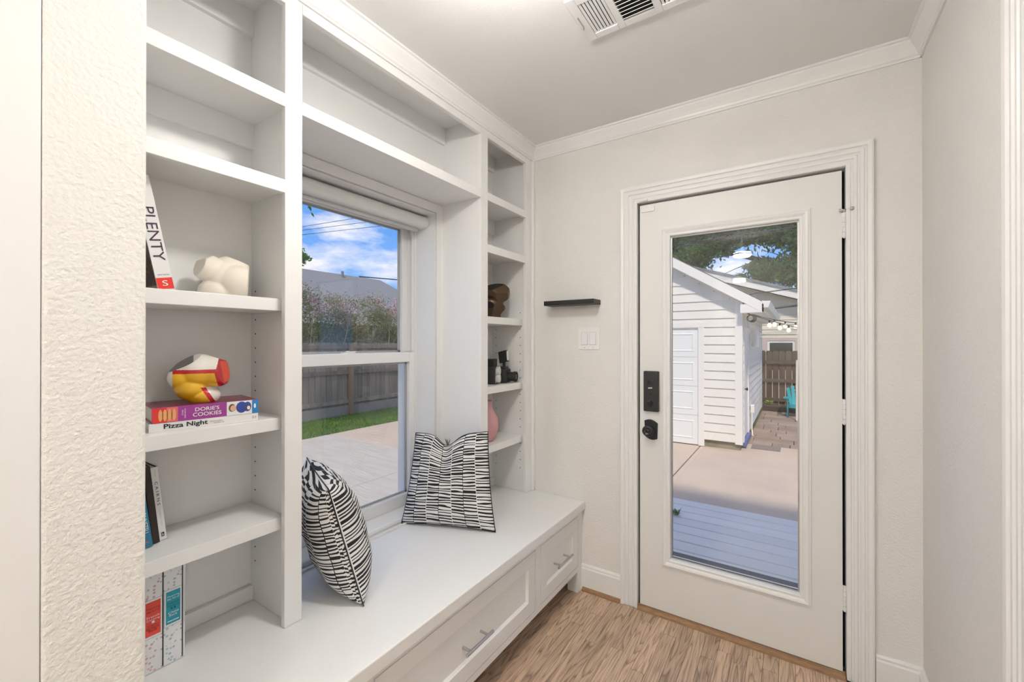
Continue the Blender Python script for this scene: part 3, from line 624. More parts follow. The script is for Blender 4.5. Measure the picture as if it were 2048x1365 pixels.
# ------------------------------------------------------------------ books
INK = pmat('ink_black', (.012, .012, .015), .7); WPRINT = pmat('print_white', (.85, .85, .84), .6); PLUM = pmat('ink_plum', (.05, .02, .05), .7)
def book(name, label, o, t, h, d, T, Hh, D, cover, group=None, spine=None, edge=.003):
    o = Vector(o); t = Vector(t).normalized(); h = Vector(h).normalized(); d = Vector(d).normalized()
    b = thing(name, o, label, 'book', group); c = .0022
    def bx_(mb, t0, t1, h0, h1, d0, d1):
        return mb.obox(o+t*(t0+t1)/2+h*(h0+h1)/2+d*(d0+d1)/2, t*(t1-t0)/2, h*(h1-h0)/2, d*(d1-d0)/2)
    cm = MB(); bx_(cm, 0, c, 0, Hh, c, D); bx_(cm, T-c, T, 0, Hh, c, D)
    build('cover', cm, cover, b)
    build('spine', bx_(MB(), 0, T, 0, Hh, 0, c), spine or cover, b, bevel=.0008)
    build('page_block', bx_(MB(), c, T-c, edge, Hh-edge, c, D-edge), PAPER, b)
    def patch(nm, t0, t1, h0, h1, mat, lift=.0004, face='spine'):
        mb = MB()
        if face == 'spine': q = [o+t*a+h*e_-d*lift for a, e_ in ((t0, h0), (t1, h0), (t1, h1), (t0, h1))]
        else: q = [o-t*lift+d*a+h*e_ for a, e_ in ((t0, h0), (t1, h0), (t1, h1), (t0, h1))]
        return build(nm, mb.add(q, [(0, 1, 2, 3)]), mat, b)
    return b, patch
def pt(o, t, h, d, a, e_, lift=.0006): return Vector(o)+Vector(t).normalized()*a+Vector(h).normalized()*e_-Vector(d).normalized()*lift
WCOV = pmat('book_white', (.84, .84, .83), .45); DX = Vector((-1, 0, 0))
# tall leaning cookbook
o = Vector((-1.375, .420, Z3+.0005)); lean = R(11.0); t = Vector((0, math.cos(lean), math.sin(lean))); h = Vector((0, -math.sin(lean), math.cos(lean)))
b, pa = book('cookbook', 'tall white cookbook leaning left with large thin black capitals on its spine', o, t, h, DX, .036, .290, .170, WCOV)
pa('publisher_block', .0005, .0355, .001, .030, pmat('print_red', (.72, .03, .02), .5))
text('S', b, pt(o, t, h, DX, .018, .016, .0005), t, h, .012, .014, WPRINT)
text('PLENTY', b, pt(o, t, h, DX, .018, .142), -h, t, .136, .024, PLUM)
text('OTTOLENGHI', b, pt(o, t, h, DX, .012, .245), -h, t, .040, .004, PLUM); text('VIBRANT VEGETABLE', b, pt(o, t, h, DX, .018, .038), t, h, .026, .003, PLUM)
def foodmat():
    m_ = pmat('cover_photo', (.05, .02, .015), .3); t_ = m_.node_tree; bs = t_.nodes['Principled BSDF']; tc_ = t_.nodes.new('ShaderNodeTexCoord'); vz = t_.nodes.new('ShaderNodeTexVoronoi'); vz.inputs['Scale'].default_value = 95
    t_.links.new(tc_.outputs['Object'], vz.inputs['Vector']); r_ = t_.nodes.new('ShaderNodeValToRGB'); t_.links.new(vz.outputs['Distance'], r_.inputs[0])
    q = r_.color_ramp.elements; q[0].color = (.45, .20, .08, 1); q[0].position = .05; q[1].color = (.02, .012, .01, 1); q[1].position = .6; z = q.new(.3); z.color = (.10, .035, .015, 1); t_.links.new(r_.outputs[0], bs.inputs['Base Color']); return m_
pa('cover_photo', .001, .160, .012, .100, foodmat(), face='side'); pa('plate_rim', .001, .160, .100, .122, pmat('print_olive', (.10, .10, .04), .4), face='side'); pa('plate_shadow', .001, .160, .122, .165, pmat('print_grey', (.40, .41, .40), .4), face='side'); pa('plate_edge', .001, .160, .001, .012, pmat('print_greygreen', (.30, .33, .27), .4), face='side')
# two flat cookbooks
hd = Vector((.153, .988, 0)).normalized(); dd = Vector((-.988, .153, 0)).normalized(); TZ = Vector((0, 0, 1)); UPB = TZ
o1 = Vector((-1.378, .402, Z4+.0003)); LB = .252
b, pa = book('cookbook', 'thin white cookbook lying flat at the bottom of the stack', o1, TZ, hd, dd, .0225, LB, .165, WCOV, 'cookbooks lying flat under the glossy vase')
text('Pizza Night', b, pt(o1, TZ, hd, dd, .0115, .078), hd, TZ, .096, .0160, INK, bold=.022)
RINK = pmat('ink_rust', (.35, .10, .05), .6)
text('Alexandra', b, pt(o1, TZ, hd, dd, .0135, .146), hd, TZ, .030, .0035, RINK); text('Stafford', b, pt(o1, TZ, hd, dd, .0085, .152), hd, TZ, .024, .0035, RINK)
pa('publisher_mark', .007, .015, .236, .241, GREYB); pa('publisher_mark', .007, .015, .243, .246, GREYB)
o2 = o1+Vector((.001, .006, .0228)); TH = .040
MAG = pmat('cover_maroon', (.16, .012, .035), .3); b, pa = book('cookbook', 'thick red and purple cookbook lying on the white one', o2, TZ, hd, dd, TH, .246, .163, MAG, 'cookbooks lying flat under the glossy vase', pmat('spine_purple', (.33, .045, .30), .35))
pa('red_block', .0005, TH-.0005, .0005, .054, pmat('spine_red', (.72, .035, .03), .4)); pa('photo_ground', .0005, TH-.0005, .165, .229, WPRINT); pa('blue_block', .0005, TH-.0005, .229, .2455, pmat('spine_blue', (.02, .22, .55), .4))
pa('pink_ground', .001, TH-.001, .030, .0535, pmat('spine_pink', (.78, .16, .17), .4), .0005)
MC = [pmat('macaron_tan', (.80, .42, .16), .5), pmat('macaron_dark', (.35, .08, .03), .5)]
for k in range(4):
    y_ = .017+.0095*k
    build('printed_macaron', MB().lathe([(.0, 0), (1, 0), (1, .0002)], (0, 0, 0), 20).xf(Matrix.Translation(pt(o2, TZ, hd, dd, .0195, y_, .0008)) @ Matrix(((hd.x, 0, -dd.x, 0), (hd.y, 0, -dd.y, 0), (0, 1, 0, 0), (0, 0, 0, 1))) @ Matrix.Diagonal((.0042, .0155, 1, 1))), MC[0], b)
    if k: build('printed_macaron', MB().lathe([(.0, 0), (1, 0), (1, .0002)], (0, 0, 0), 16).xf(Matrix.Translation(pt(o2, TZ, hd, dd, .0195, y_-.0047, .0010)) @ Matrix(((hd.x, 0, -dd.x, 0), (hd.y, 0, -dd.y, 0), (0, 1, 0, 0), (0, 0, 0, 1))) @ Matrix.Diagonal((.0013, .0125, 1, 1))), MC[1], b)
text("DORIE'S", b, pt(o2, TZ, hd, dd, .0275, .119), hd, TZ, .056, .0105, WPRINT, bold=.012); text('COOKIES', b, pt(o2, TZ, hd, dd, .0135, .119), hd, TZ, .066, .0105, WPRINT, bold=.012)
text('DORIE', b, pt(o2, TZ, hd, dd, .0225, .0635), TZ, -hd, .014, .003, WPRINT); text('GREENSPAN', b, pt(o2, TZ, hd, dd, .0200, .0690), TZ, -hd, .026, .003, WPRINT)
def disc(nm, a, e_, ra, re, mat, lift): build(nm, MB().lathe([(.0, 0), (1, 0), (1, .0002)], (0, 0, 0), 20).xf(Matrix.Translation(pt(o2, TZ, hd, dd, a, e_, lift)) @ Matrix(((hd.x, 0, -dd.x, 0), (hd.y, 0, -dd.y, 0), (0, 1, 0, 0), (0, 0, 0, 1))) @ Matrix.Diagonal((re, ra, 1, 1))), mat, b)
SK = pmat('print_skin', (.72, .44, .32), .5); HR = pmat('print_hair', (.14, .07, .03), .5); NV = pmat('print_navy', (.03, .06, .30), .5)
disc('printed_figure', .022, .178, .011, .0085, HR, .0008); disc('printed_figure', .0205, .181, .009, .0075, SK, .0010); disc('printed_figure', .0215, .202, .0165, .014, NV, .0008); disc('printed_figure', .022, .217, .014, .010, NV, .0009); disc('printed_figure', .0185, .2195, .0085, .006, HR, .0011); disc('printed_figure', .018, .220, .0055, .004, WPRINT, .0013); disc('publisher_mark', .022, .2365, .007, .003, WPRINT, .0008)
# upright books on the lower shelf
zs5 = Z5+.0005
def upright(label, y0, T, Hh, D, x0, ln, cov, spine=None):
    o = Vector((x0, y0, zs5)); t = Vector((0, math.cos(ln), math.sin(ln))); h = Vector((0, -math.sin(ln), math.cos(ln)))
    b, pa = book('cookbook', label, o, t, h, DX, T, Hh, D, cov, None, spine); return b, pa, o, t, h
TEAL = pmat('book_teal', (.03, .25, .36), .4, var=(22, (.02, .12, .28)))
b, pa, o, t, h = upright('teal cookbook with white lettering, partly hidden by the wall edge', .402, .024, .20, .10, -1.425, R(7), TEAL)
text('BONNE', b, pt(o, t, h, DX, .012, .140), -h, t, .055, .012, WPRINT); text('JAPONNETSU', b, pt(o, t, h, DX, .013, .078), -h, t, .075, .013, WPRINT); text('A', b, pt(o, t, h, DX, .012, .016), t, h, .008, .008, pmat('ink_coral', (.6, .15, .14), .5))
DKB = pmat('book_dark_brown', (.022, .012, .010), .35)
b, pa, o, t, h = upright('dark brown book between the teal and the white one', .4295, .016, .212, .095, -1.440, R(6), DKB)
rbn = MB().tube([o+t*.010+h*.21+DX*.03, o+t*.004+h*.225+DX*.028, o+t*.002+h*.24+DX*.026], .0010, 6); build('ribbon', rbn, DKB, b)
b, pa, o, t, h = upright('slim white book with spaced black serif capitals, at the right of the leaning trio', .4475, .0165, .205, .095, -1.450, R(6), DKB, WCOV)
text('C A I R N S', b, pt(o, t, h, DX, .0085, .132), -h, t, .066, .0065, INK); text('Tom', b, pt(o, t, h, DX, .009, .188), -h, t, .018, .004, GREYB); text('foraged wild', b, pt(o, t, h, DX, .009, .066), -h, t, .048, .004, GREYB); pa('publisher_mark', .005, .012, .010, .022, INK); text('h', b, pt(o, t, h, DX, .0085, .016), t, h, .004, .008, WPRINT)
# boxed pair
VOLR = pmat('cover_pink_sprig', (.84, .83, .83), .5, speck=(95, .30, (.66, .42, .44))); VOLB = pmat('cover_blue_sprig', (.83, .84, .85), .5, speck=(95, .30, (.40, .54, .60)))
cs_ = thing('slipcase', (-1.46, .45, BT), 'thin white card slipcase around the two boxed cookbooks', 'slipcase')
build('sleeve', MB().box(-1.533, -1.422, .492, .4960, BT+.001, .768).box(-1.533, -1.422, .3995, .4030, BT+.001, .768).box(-1.533, -1.529, .4030, .492, BT+.001, .768).box(-1.529, -1.422, .4030, .492, .7655, .768), WCOV, cs_)
for k, (y0, mat, pc, lab, lines) in enumerate(((.4035, VOLR, (.80, .07, .045), 'boxed white cookbook with a red spine panel and pink sprigs', [('Mastering', .8, 'd'), ('the Art of', .72, 'd'), ('French', .56, 'w'), ('Cooking', .47, 'w'), ('I', .40, 'w'), ('Child', .30, 'd'), ('Bertholle', .23, 'd'), ('Beck', .16, 'd')]),
        (.4475, VOLB, (.015, .33, .44), 'boxed white cookbook with a teal spine panel and blue sprigs', [('Mastering', .84, 'w'), ('the Art of', .77, 'w'), ('French', .64, 'd'), ('Cooking', .55, 'd'), ('II', .47, 'd'), ('Child', .34, 'w'), ('Beck', .26, 'w'), ('PUBLISHER', .07, 'w')]))):
    o = Vector((-1.420, y0, BT+.0013)); T = .0425; t = Vector((0, 1, 0)); h = Vector((0, 0, 1))
    b, pa = book('cookbook', lab, o, t, h, DX, T, .272, .106, mat, 'boxed cookbooks on the bench end')
    pa('joint_line', T-.0020, T-.0002, .004, .270, INK); z0, z1 = (.098, .188) if k == 0 else (.108, .196)
    pa('panel_rule', .001, T-.002, z0-.006, z1+.006, pmat('rule_grey', (.35, .33, .40), .6)); pa('panel_border', .0014, T-.0024, z0-.005, z1+.005, WPRINT, .0006)
    pa('title_panel', .0045, T-.0055, z0, z1, pmat('title_panel', pc, .5), .0008)
    dk = pmat('panel_ink', tuple(x*.3 for x in pc), .6)
    for s_, fr_, cl in lines:
        if s_ == 'PUBLISHER': pa('publisher_line', .008, T-.009, z0+.006, z0+.0085, WPRINT, .0011); continue
        text(s_, b, pt(o, t, h, DX, T/2-.0005, z0+(z1-z0)*fr_, .0010), t, h, min(.028, .0042*len(s_)+.002), .006, WPRINT if cl == 'w' else dk)

# ================================================================== outdoors
GZ = -.42
CONC = pmat('concrete', (.62, .50, .39), .85, var=(1.3, (.53, .43, .35)), bump=(60, .3, 4), speck=(9, .035, (.22, .18, .15)))
CONC2 = pmat('broom_concrete', (.58, .53, .46), .85, var=(2, (.50, .45, .39)), stretch=(1, 5, 1))
struct('ground', MB().box(-60, 40, -30, 70, -.6, GZ-.03), pmat('soil', (.16, .17, .08), .95, var=(.4, (.10, .13, .05))))
pvm = thing('driveway', (-2, 5, GZ-.03), kind='structure')
g = .007
for (a, b, c, d, m_) in ((-7.5, -4.55, -6, 4.95, CONC2), (-4.55, -1.86, -6, 4.95, CONC2), (-7.5, -4.55, 4.95, 8.85, CONC), (-4.55, -1.36, 4.95, 6.88, CONC), (-4.55, -1.36, 6.88, 8.85, CONC), (-1.86, -1.36, 2.36, 4.95, CONC), (-1.36, 4.5, 2.36, 8.55, CONC)):
    build('concrete_slab', MB().cbox(a+g, b-g, c+g, d-g, GZ-.03, GZ, .006), m_, pvm)
build('joint_filler', MB().box(-7.5, 4.5, -6, 8.85, GZ-.029, GZ-.012), pmat('joint_dark', (.09, .07, .05), .95), pvm)
pat = thing('paved_patio', (1, 10.7, GZ-.03), kind='structure')
PAV = pmat('paver_stone', (.37, .285, .23), .85, var=(4, .8), bump=(40, .3, 4), orand=.14)
y = 8.56; row = 0
while y < 12.85:
    hgt = (.30, .42, .22, .36)[row % 4]; x = -.74-random.random()*.2
    while x < 3.4:
        wd = random.choice((.26, .40, .52, .62))
        if row % 3 == 1 and wd > .5:
            build('paver', MB().cbox(max(x, -.72)+.005, x+wd-.005, y+.005, y+hgt/2-.005, GZ-.03, GZ, .006), PAV, pat); build('paver', MB().cbox(max(x, -.72)+.005, x+wd-.005, y+hgt/2+.005, y+hgt-.005, GZ-.03, GZ, .006), PAV, pat)
        else: build('paver', MB().cbox(max(x, -.72)+.005, x+wd-.005, y+.005, y+hgt-.005, GZ-.03, GZ, .006), PAV, pat)
        x += wd
    y += hgt; row += 1
tag(build('drain_mat', MB().box(-.62, -.20, 8.18, 8.52, GZ, GZ+.008), pmat('mat_brown_grey', (.30, .26, .23), .9, stretch=(40, 1, 1), var=(3, .6))), 'flat brown grey slatted mat at the garage corner', 'mat')
dk = thing('deck', (0, 3.3, GZ), kind='structure')
DECK = pmat('deck_blue_grey', (.80, .78, .745), .6, var=(5, .94), orand=.04, stretch=(1, 4, 1))
y = 4.252
while y > 2.36:
    build('deck_board', MB().cbox(-2.0, 3.2, max(y-.139, 2.345), y, -.148, -.120, .004), DECK, dk); y -= .1500
build('joist_frame', MB().box(-1.98, 3.18, 2.36, 4.23, -.30, -.16), pmat('joist_dark', (.05, .05, .055), .9), dk)
build('skirt_board', MB().box(-2.0, 3.2, 4.232, 4.250, GZ+.002, -.150), DECK, dk)
tag(build('doormat', MB().cbox(-1.02, .42, 2.46, 3.135, -.1198, -.106, .004), pmat('mat_grey_pile', (.27, .255, .235), .95, bump=(500, 1, 2, .006), speck=(210, .30, (.12, .115, .11)))), 'grey speckled outdoor mat lying on the deck', 'doormat')
suc = thing('succulent', (-.86, 3.84, -.12), 'small green rosette plant on the deck boards', 'plant')
SG = pmat('succulent_green', (.10, .21, .09), .5)
for k in range(11):
    a = k*2.4; l_ = .05+.03*(k % 3)/2; tp = Vector((math.cos(a), math.sin(a), .35+.08*k)).normalized(); c_ = Vector((-.86, 3.84, -.118)); sd_ = tp.cross(UZ).normalized()
    build('leaf', MB().add([c_, c_+tp*l_*.5+sd_*.014, c_+tp*l_+UZ*.012, c_+tp*l_*.5-sd_*.014, c_+tp*l_*.5-UZ*.010], [(0, 1, 4), (1, 2, 4), (2, 3, 4), (3, 0, 4), (0, 3, 2, 1)]), SG, suc)

# our own house: unseen roof slab, added to cast shade on the deck
struct('roof', MB().box(-2.35, 6.0, -6.0, 2.90, 2.72, 2.88), pmat('roof_shade_slab', (.7, .7, .68), .7))

# ------------------------------------------------------------------ garage
ga = thing('garage', (-3.7, 10.4, GZ), 'white lap-sided garage with a steep gable facing the door', 'garage')
SID = pmat('siding_white', (.80, .765, .69), .6, var=(2, .96)); GTR = pmat('garage_trim', (.83, .795, .73), .55)
gx1_, gx0_, gy0, gy1 = -.73, -6.7, 7.90, 12.87; ez = 2.09; slope = .625; xm_ = (gx0_+gx1_)/2
build('foundation', MB().box(gx0_, gx1_-.02, gy0+.03, gy1, GZ, GZ+.14), pmat('foundation_concrete', (.30, .27, .20), .9, var=(5, (.18, .17, .12))), ga)
build('core', MB().prism([(gx0_+.03, GZ+.14), (gx1_-.03, GZ+.14), (gx1_-.03, ez), (xm_, ez+slope*(gx1_-xm_)), (gx0_+.03, ez)], 'y', gy0+.03, gy1-.03), SID, ga)
ex = .1465; zr = GZ+.13; dxa, dxb, dzh = -3.86, -1.385, 1.605
def lap(x0, x1, z0, z1, ax, pl, sg):     # one lap board: bottom edge proud
    if ax == 'y': poly = [(pl+.03, z0), (pl-.022, z0), (pl-.003, z1+.012), (pl+.03, z1+.012)]; return MB().prism(poly, 'x', x0, x1)
    poly = [(pl-.03, z0), (pl+.022, z0), (pl+.003, z1+.012), (pl-.03, z1+.012)]; return MB().prism(poly, 'y', x0, x1)
z = zr
while z < ez+slope*(gx1_-xm_)-.12:
    zt_ = z+ex
    hw = (gx1_-xm_) if zt_ < ez else (gx1_-xm_)-(zt_-ez)/slope
    xa, xb = xm_-hw, xm_+hw; xb2 = min(xb, gx1_-.09); xa2 = max(xa, gx0_+.09)
    if z+.02 < dzh:
        build('siding_board', lap(dxb+.095, xb2, z, zt_, 'y', gy0, 1), SID, ga); build('siding_board', lap(xa2, dxa-.095, z, zt_, 'y', gy0, 1), SID, ga)
    else: build('siding_board', lap(xa2, xb2, z, zt_, 'y', gy0, 1), SID, ga)
    z += ex
z = zr
while z < ez-.02:
    for a, b in ((gy0+.09, 8.10), (9.05, gy1-.08)) if z < 1.62 else ((gy0+.09, gy1-.08),):
        build('siding_board', lap(a, b, z, z+ex, 'x', gx1_, 1), SID, ga)
    z += ex
build('corner_board', MB().box(gx1_-.092, gx1_+.016, gy0-.018, gy0+.092, GZ+.10, ez-.04), GTR, ga)
build('corner_board', MB().box(gx1_-.05, gx1_+.016, gy1-.08, gy1, GZ+.10, ez-.04), GTR, ga)
build('corner_board', MB().box(gx0_-.016, gx0_+.09, gy0-.018, gy0+.09, GZ+.10, ez-.04), GTR, ga)
build('door_trim', MB().box(dxb, dxb+.095, gy0-.018, gy0+.03, GZ+.01, dzh+.09).box(dxa-.095, dxa, gy0-.018, gy0+.03, GZ+.01, dzh+.09).box(dxa, dxb, gy0-.018, gy0+.03, dzh, dzh+.09), GTR, ga)
gd = build('garage_door', MB().box(dxa, dxb, gy0+.010, gy0+.0299, GZ+.02, dzh), pmat('garage_door_white', (.80, .81, .78), .5), ga)
sh = (dzh-GZ-.02)/4
for r_ in range(4):
    z0 = GZ+.02+r_*sh
    build('section_joint', MB().box(dxa, dxb, gy0+.0075, gy0+.0099, z0-.004, z0+.004), GREYB, gd)
    for k in range(4):
        x0 = dxa+.07+k*(dxb-dxa-.06)/4; x1 = x0+(dxb-dxa-.06)/4-.08
        q = [(x0, z0+.09), (x1, z0+.09), (x1, z0+sh-.09), (x0, z0+sh-.09)]
        pn = MB(); rings = [(0, .0), (.018, .008), (.035, .0), (.06, .0)]; vv2 = []
        for o_, hh in rings: vv2 += [(x0+o_, gy0+.0098-hh, z0+.09+o_), (x1-o_, gy0+.0098-hh, z0+.09+o_), (x1-o_, gy0+.0098-hh, z0+sh-.09-o_), (x0+o_, gy0+.0098-hh, z0+sh-.09-o_)]
        pn.add(vv2, [(i*4+j, i*4+(j+1) % 4, i*4+4+(j+1) % 4, i*4+4+j) for i in range(2) for j in range(4)])
        build('raised_panel', pn, gd.data.materials[0], gd)
# roof planes with overhang, rake boards, fascia, soffit, gutter
oh = .30; ry0, ry1 = gy0-.16, gy1+.16; ROOF = pmat('garage_shingle', (.16, .155, .15), .9, var=(30, .7))
for sg in (1, -1):
    ex_ = xm_+sg*(gx1_-xm_+oh); zr_ = ez+.06+slope*(gx1_-xm_); ze = zr_-slope*(gx1_-xm_+oh)
    build('roof_slope', MB().prism([(xm_, zr_), (ex_, ze), (ex_, ze+.05), (xm_, zr_+.05)], 'y', ry0, ry1), ROOF, ga)
    build('rake_board', MB().prism([(xm_, zr_-.15), (ex_, ze-.13), (ex_, ze+.03), (xm_, zr_+.03)], 'y', ry0-.024, ry0-.001), GTR, ga)
    build('rake_soffit', MB().prism([(xm_, zr_-.03), (ex_, ze-.03), (ex_, ze-.002), (xm_, zr_-.002)], 'y', ry0, gy0+.03), GTR, ga)
    build('frieze_board', MB().prism([(xm_, zr_-.16), (xm_+sg*(gx1_-xm_+.01), ez-.12), (xm_+sg*(gx1_-xm_+.01), ez+.03), (xm_, zr_-.03)], 'y', gy0-.022, gy0+.02), GTR, ga)
    xa, xb = sorted((ex_, xm_+sg*(gx1_-xm_)))
    build('eave_soffit', MB().box(xa, xb, ry0, ry1, ze-.125, ze-.110), GTR, ga)
    build('fascia', MB().box(min(ex_, ex_+sg*.02), max(ex_, ex_+sg*.02), ry0-.02, ry1, ze-.13, ze+.045), GTR, ga)
    build('eave_return', MB().box(xa-.0, xb+.02, ry0-.02, gy0-.03, ze-.135, ze+.0), GTR, ga)
    if sg == 1: build('gutter', MB().prism([(ex_+.021, ze-.06), (ex_+.085, ze-.06), (ex_+.115, ze+.04), (ex_+.021, ze+.04)], 'y', ry0, ry1), GTR, ga)
sdo = build('side_door', MB().box(gx1_-.02, gx1_+.004, 8.19, 8.96, GZ+.14, 1.53), GTR, ga)
build('side_door_trim', MB().box(gx1_-.02, gx1_+.022, 8.10, 8.19, GZ+.10, 1.62).box(gx1_-.02, gx1_+.022, 8.96, 9.05, GZ+.10, 1.62).box(gx1_-.02, gx1_+.022, 8.19, 8.96, 1.53, 1.62), GTR, ga)
build('side_door_sill', MB().box(gx1_-.02, gx1_+.05, 8.12, 9.03, GZ+.03, GZ+.12), pmat('sill_blue', (.12, .17, .36), .6), ga)
build('side_door_knob', MB().lathe([(.012, 0), (.012, .03), (.028, .04), (.028, .055), (0, .065)], (gx1_+.004, 8.27, .56), 16, (1, 0, 0)), BLACK, sdo)
wlamp = thing('wall_lantern', (gx1_+.09, 9.22, 1.25), 'white cylinder wall light on the garage side wall', 'wall light')
build('shade', MB().lathe([(.062, 0), (.062, .32), (.054, .32), (.054, 0)], (gx1_+.11, 9.22, 1.27), 24), GTR, wlamp)
build('wall_plate', MB().box(gx1_+.023, gx1_+.060, 9.17, 9.27, 1.34, 1.50), GTR, wlamp)
obx = thing('outlet_box', (gx1_+.03, 9.35, -.05), 'white outdoor outlet box with a conduit low on the garage wall', 'outlet')
build('cover', MB().box(gx1_+.023, gx1_+.085, 9.28, 9.42, .02, .16), GTR, obx, bevel=.004)
build('conduit', MB().tube([(gx1_+.045, 9.30, .02), (gx1_+.045, 9.30, -.30), (gx1_+.06, 9.24, GZ+.01)], .013, 8), GTR, obx)
coil = thing('cable_coil', (-.62, 7.98, 1.72), 'coil of black cable hanging under the garage eave', 'cable')
for k in range(4):
    rr_ = .046+.005*k; build('loop', MB().tube([(-.60+rr_*math.cos(a)+.008*k, 7.84+.02*k, 1.745+rr_*math.sin(a)) for a in np.linspace(0, 2*math.pi, 21)], .006, 6), BLACK, coil)
build('hook', MB().tube([(-.66, 7.90, 1.84), (-.60, 7.86, 1.80)], .012, 6), BLACK, coil)

# ------------------------------------------------------------------ fences
def fencemat(nm, c, c2): return pmat(nm, c, .9, var=(9, c2), stretch=(1, 1, .12), orand=.22, bump=(60, .3, 3))
FBR = fencemat('fence_brown', (.13, .085, .060), (.085, .06, .045)); FGR = fencemat('fence_grey', (.34, .29, .24), (.22, .19, .16)); POSTM = fencemat('fence_post', (.30, .21, .14), (.22, .16, .11))
fb = thing('picket_fence', (.9, 13.45, GZ), 'dark brown picket fence behind the teal chair', 'fence')
x = -.80; me = None
while x < 3.4:
    poly = [(x, GZ+.02), (x+.136, GZ+.02), (x+.136, 1.09), (x+.110, 1.13), (x+.026, 1.13), (x, 1.09)]
    build('picket', MB().prism(poly, 'y', 13.45, 13.468), FBR, fb); x += .148
for z in (.82, .33, -.18): build('rail', MB().box(-.80, 3.4, 13.40, 13.449, z-.045, z+.045), FBR, fb)
build('post', MB().box(2.3, 2.4, 13.47, 13.57, GZ, 1.05), POSTM, fb)
fs_ = thing('privacy_fence', (-9.25, 8, GZ), 'weathered grey board fence across the yard outside the window', 'fence')
y = 3.0
while y < 15:
    tz = 1.34+random.uniform(-.012, .012); b0 = -.20
    poly = [(y, b0), (y+.138, b0), (y+.138, tz-.035), (y+.112, tz), (y+.026, tz), (y, tz-.035)]
    build('picket', MB().prism(poly, 'x', -9.268, -9.25), FGR, fs_); y += .1445
for z in (.62, -.10): build('rail', MB().box(-9.249, -9.205, 3.0, 15, z-.045, z+.045), FGR, fs_)
build('rail', MB().box(-9.249, -9.215, 3.0, 15, 1.20, 1.28), FGR, fs_)
for y in (4.16, 6.60, 9.04, 11.48, 13.9): build('post', MB().box(-9.200, -9.11, y, y+.09, GZ, 1.33), POSTM, fs_)
build('kick_board', MB().box(-9.30, -9.20, 3.0, 15, GZ-.03, -.20), pmat('kick_grey', (.34, .32, .30), .9, var=(3, .8)), fs_)

# ------------------------------------------------------------------ lawn
struct('lawn', MB().box(-9.20, -7.52, -4, 16, GZ-.035, GZ-.012), pmat('lawn_green', (.10, .17, .035), .95, var=(6, (.06, .10, .02))))
def tri_mesh(name, V, F, mats, parent=None, loc=(0, 0, 0), mi=None):
    me = bpy.data.meshes.new(name); V = np.asarray(V, np.float32); F = np.asarray(F, np.int32); k = F.shape[1]
    me.vertices.add(len(V)); me.vertices.foreach_set('co', (V-np.array(loc, np.float32)).ravel()); me.loops.add(F.size); me.loops.foreach_set('vertex_index', F.ravel())
    me.polygons.add(len(F)); me.polygons.foreach_set('loop_start', np.arange(len(F))*k); 
    for m_ in mats: me.materials.append(m_)
    if mi is not None: me.polygons.foreach_set('material_index', np.asarray(mi, np.int32))
    me.update(calc_edges=True); me.validate()
    o = bpy.data.objects.new(name, me); col.objects.link(o); o.parent = parent; o.location = Vector(loc)-base(parent); W[o.name] = Vector(loc)
    return o
n = 14000; gx = rng.uniform(-9.18, -7.54, n); gy = rng.uniform(3.4, 10.0, n); a = rng.uniform(0, 6.28, n); hh = rng.uniform(.02, .055, n); b0 = np.stack([gx, gy, np.full(n, GZ-.013)], 1)
dv = np.stack([np.cos(a), np.sin(a), np.zeros(n)], 1)*.008; tipv = b0+np.stack([rng.normal(0, .012, n), rng.normal(0, .012, n), hh], 1)
V = np.stack([b0-dv, b0+dv, tipv], 1).reshape(-1, 3)
tag(tri_mesh('grass', V, np.arange(3*n).reshape(-1, 3), [pmat('grass_blade', (.16, .27, .05), .7, var=(3, (.09, .18, .03)))]), 'short green grass in front of the board fence', 'grass', kind='stuff')

# ------------------------------------------------------------------ foliage
def leaves(name, parent, centers, size, mats, loc, mi=None, flat=.0):
    n = len(centers); d = rng.normal(size=(n, 3)); d /= np.linalg.norm(d, axis=1)[:, None]; u = np.cross(d, rng.normal(size=(n, 3))); u /= np.linalg.norm(u, axis=1)[:, None]
    s = size*rng.uniform(.6, 1.3, n)[:, None]; c = np.asarray(centers)
    V = np.stack([c-d*s, c+u*s*.42, c+d*s, c-u*s*.42], 1).reshape(-1, 3)
    return tag(tri_mesh(name, V, np.arange(4*n).reshape(-1, 4), mats, parent, loc, mi), kind='stuff')
def crown(blobs, n):          # points in the shells of many small clumps inside big ellipsoids
    out_ = []; tot = sum(b[2]*b[1][0]*b[1][1]*b[1][2] for b in blobs)
    for c, r_, wgt in blobs:
        k = int(n*wgt*r_[0]*r_[1]*r_[2]/tot); nc = max(6, k//160)
        d = rng.normal(size=(nc, 3)); d /= np.linalg.norm(d, axis=1)[:, None]; cl = np.array(c)+d*np.array(r_)*rng.uniform(.35, 1, (nc, 1))**.6
        idx = rng.integers(0, nc, k); out_.append(cl[idx]+rng.normal(size=(k, 3))*np.array([.55, .55, .40])*min(r_)/2.0)
    return np.concatenate(out_)
BARK = pmat('oak_bark', (.07, .055, .045), .95, bump=(25, .6, 4, .02)); 
def leafmat(nm, c, c2):
    m_ = pmat(nm, c, .6, var=(.9, c2)); t_ = m_.node_tree; bs = t_.nodes['Principled BSDF']; o_ = t_.nodes['Material Output']; tl_ = t_.nodes.new('ShaderNodeBsdfTranslucent'); mxn = t_.nodes.new('ShaderNodeMixShader'); mxn.inputs[0].default_value = .35
    tl_.inputs[0].default_value = (c[0]*1.6, c[1]*1.7, c[2], 1); t_.links.new(bs.outputs[0], mxn.inputs[1]); t_.links.new(tl_.outputs[0], mxn.inputs[2]); t_.links.new(mxn.outputs[0], o_.inputs[0]); return m_
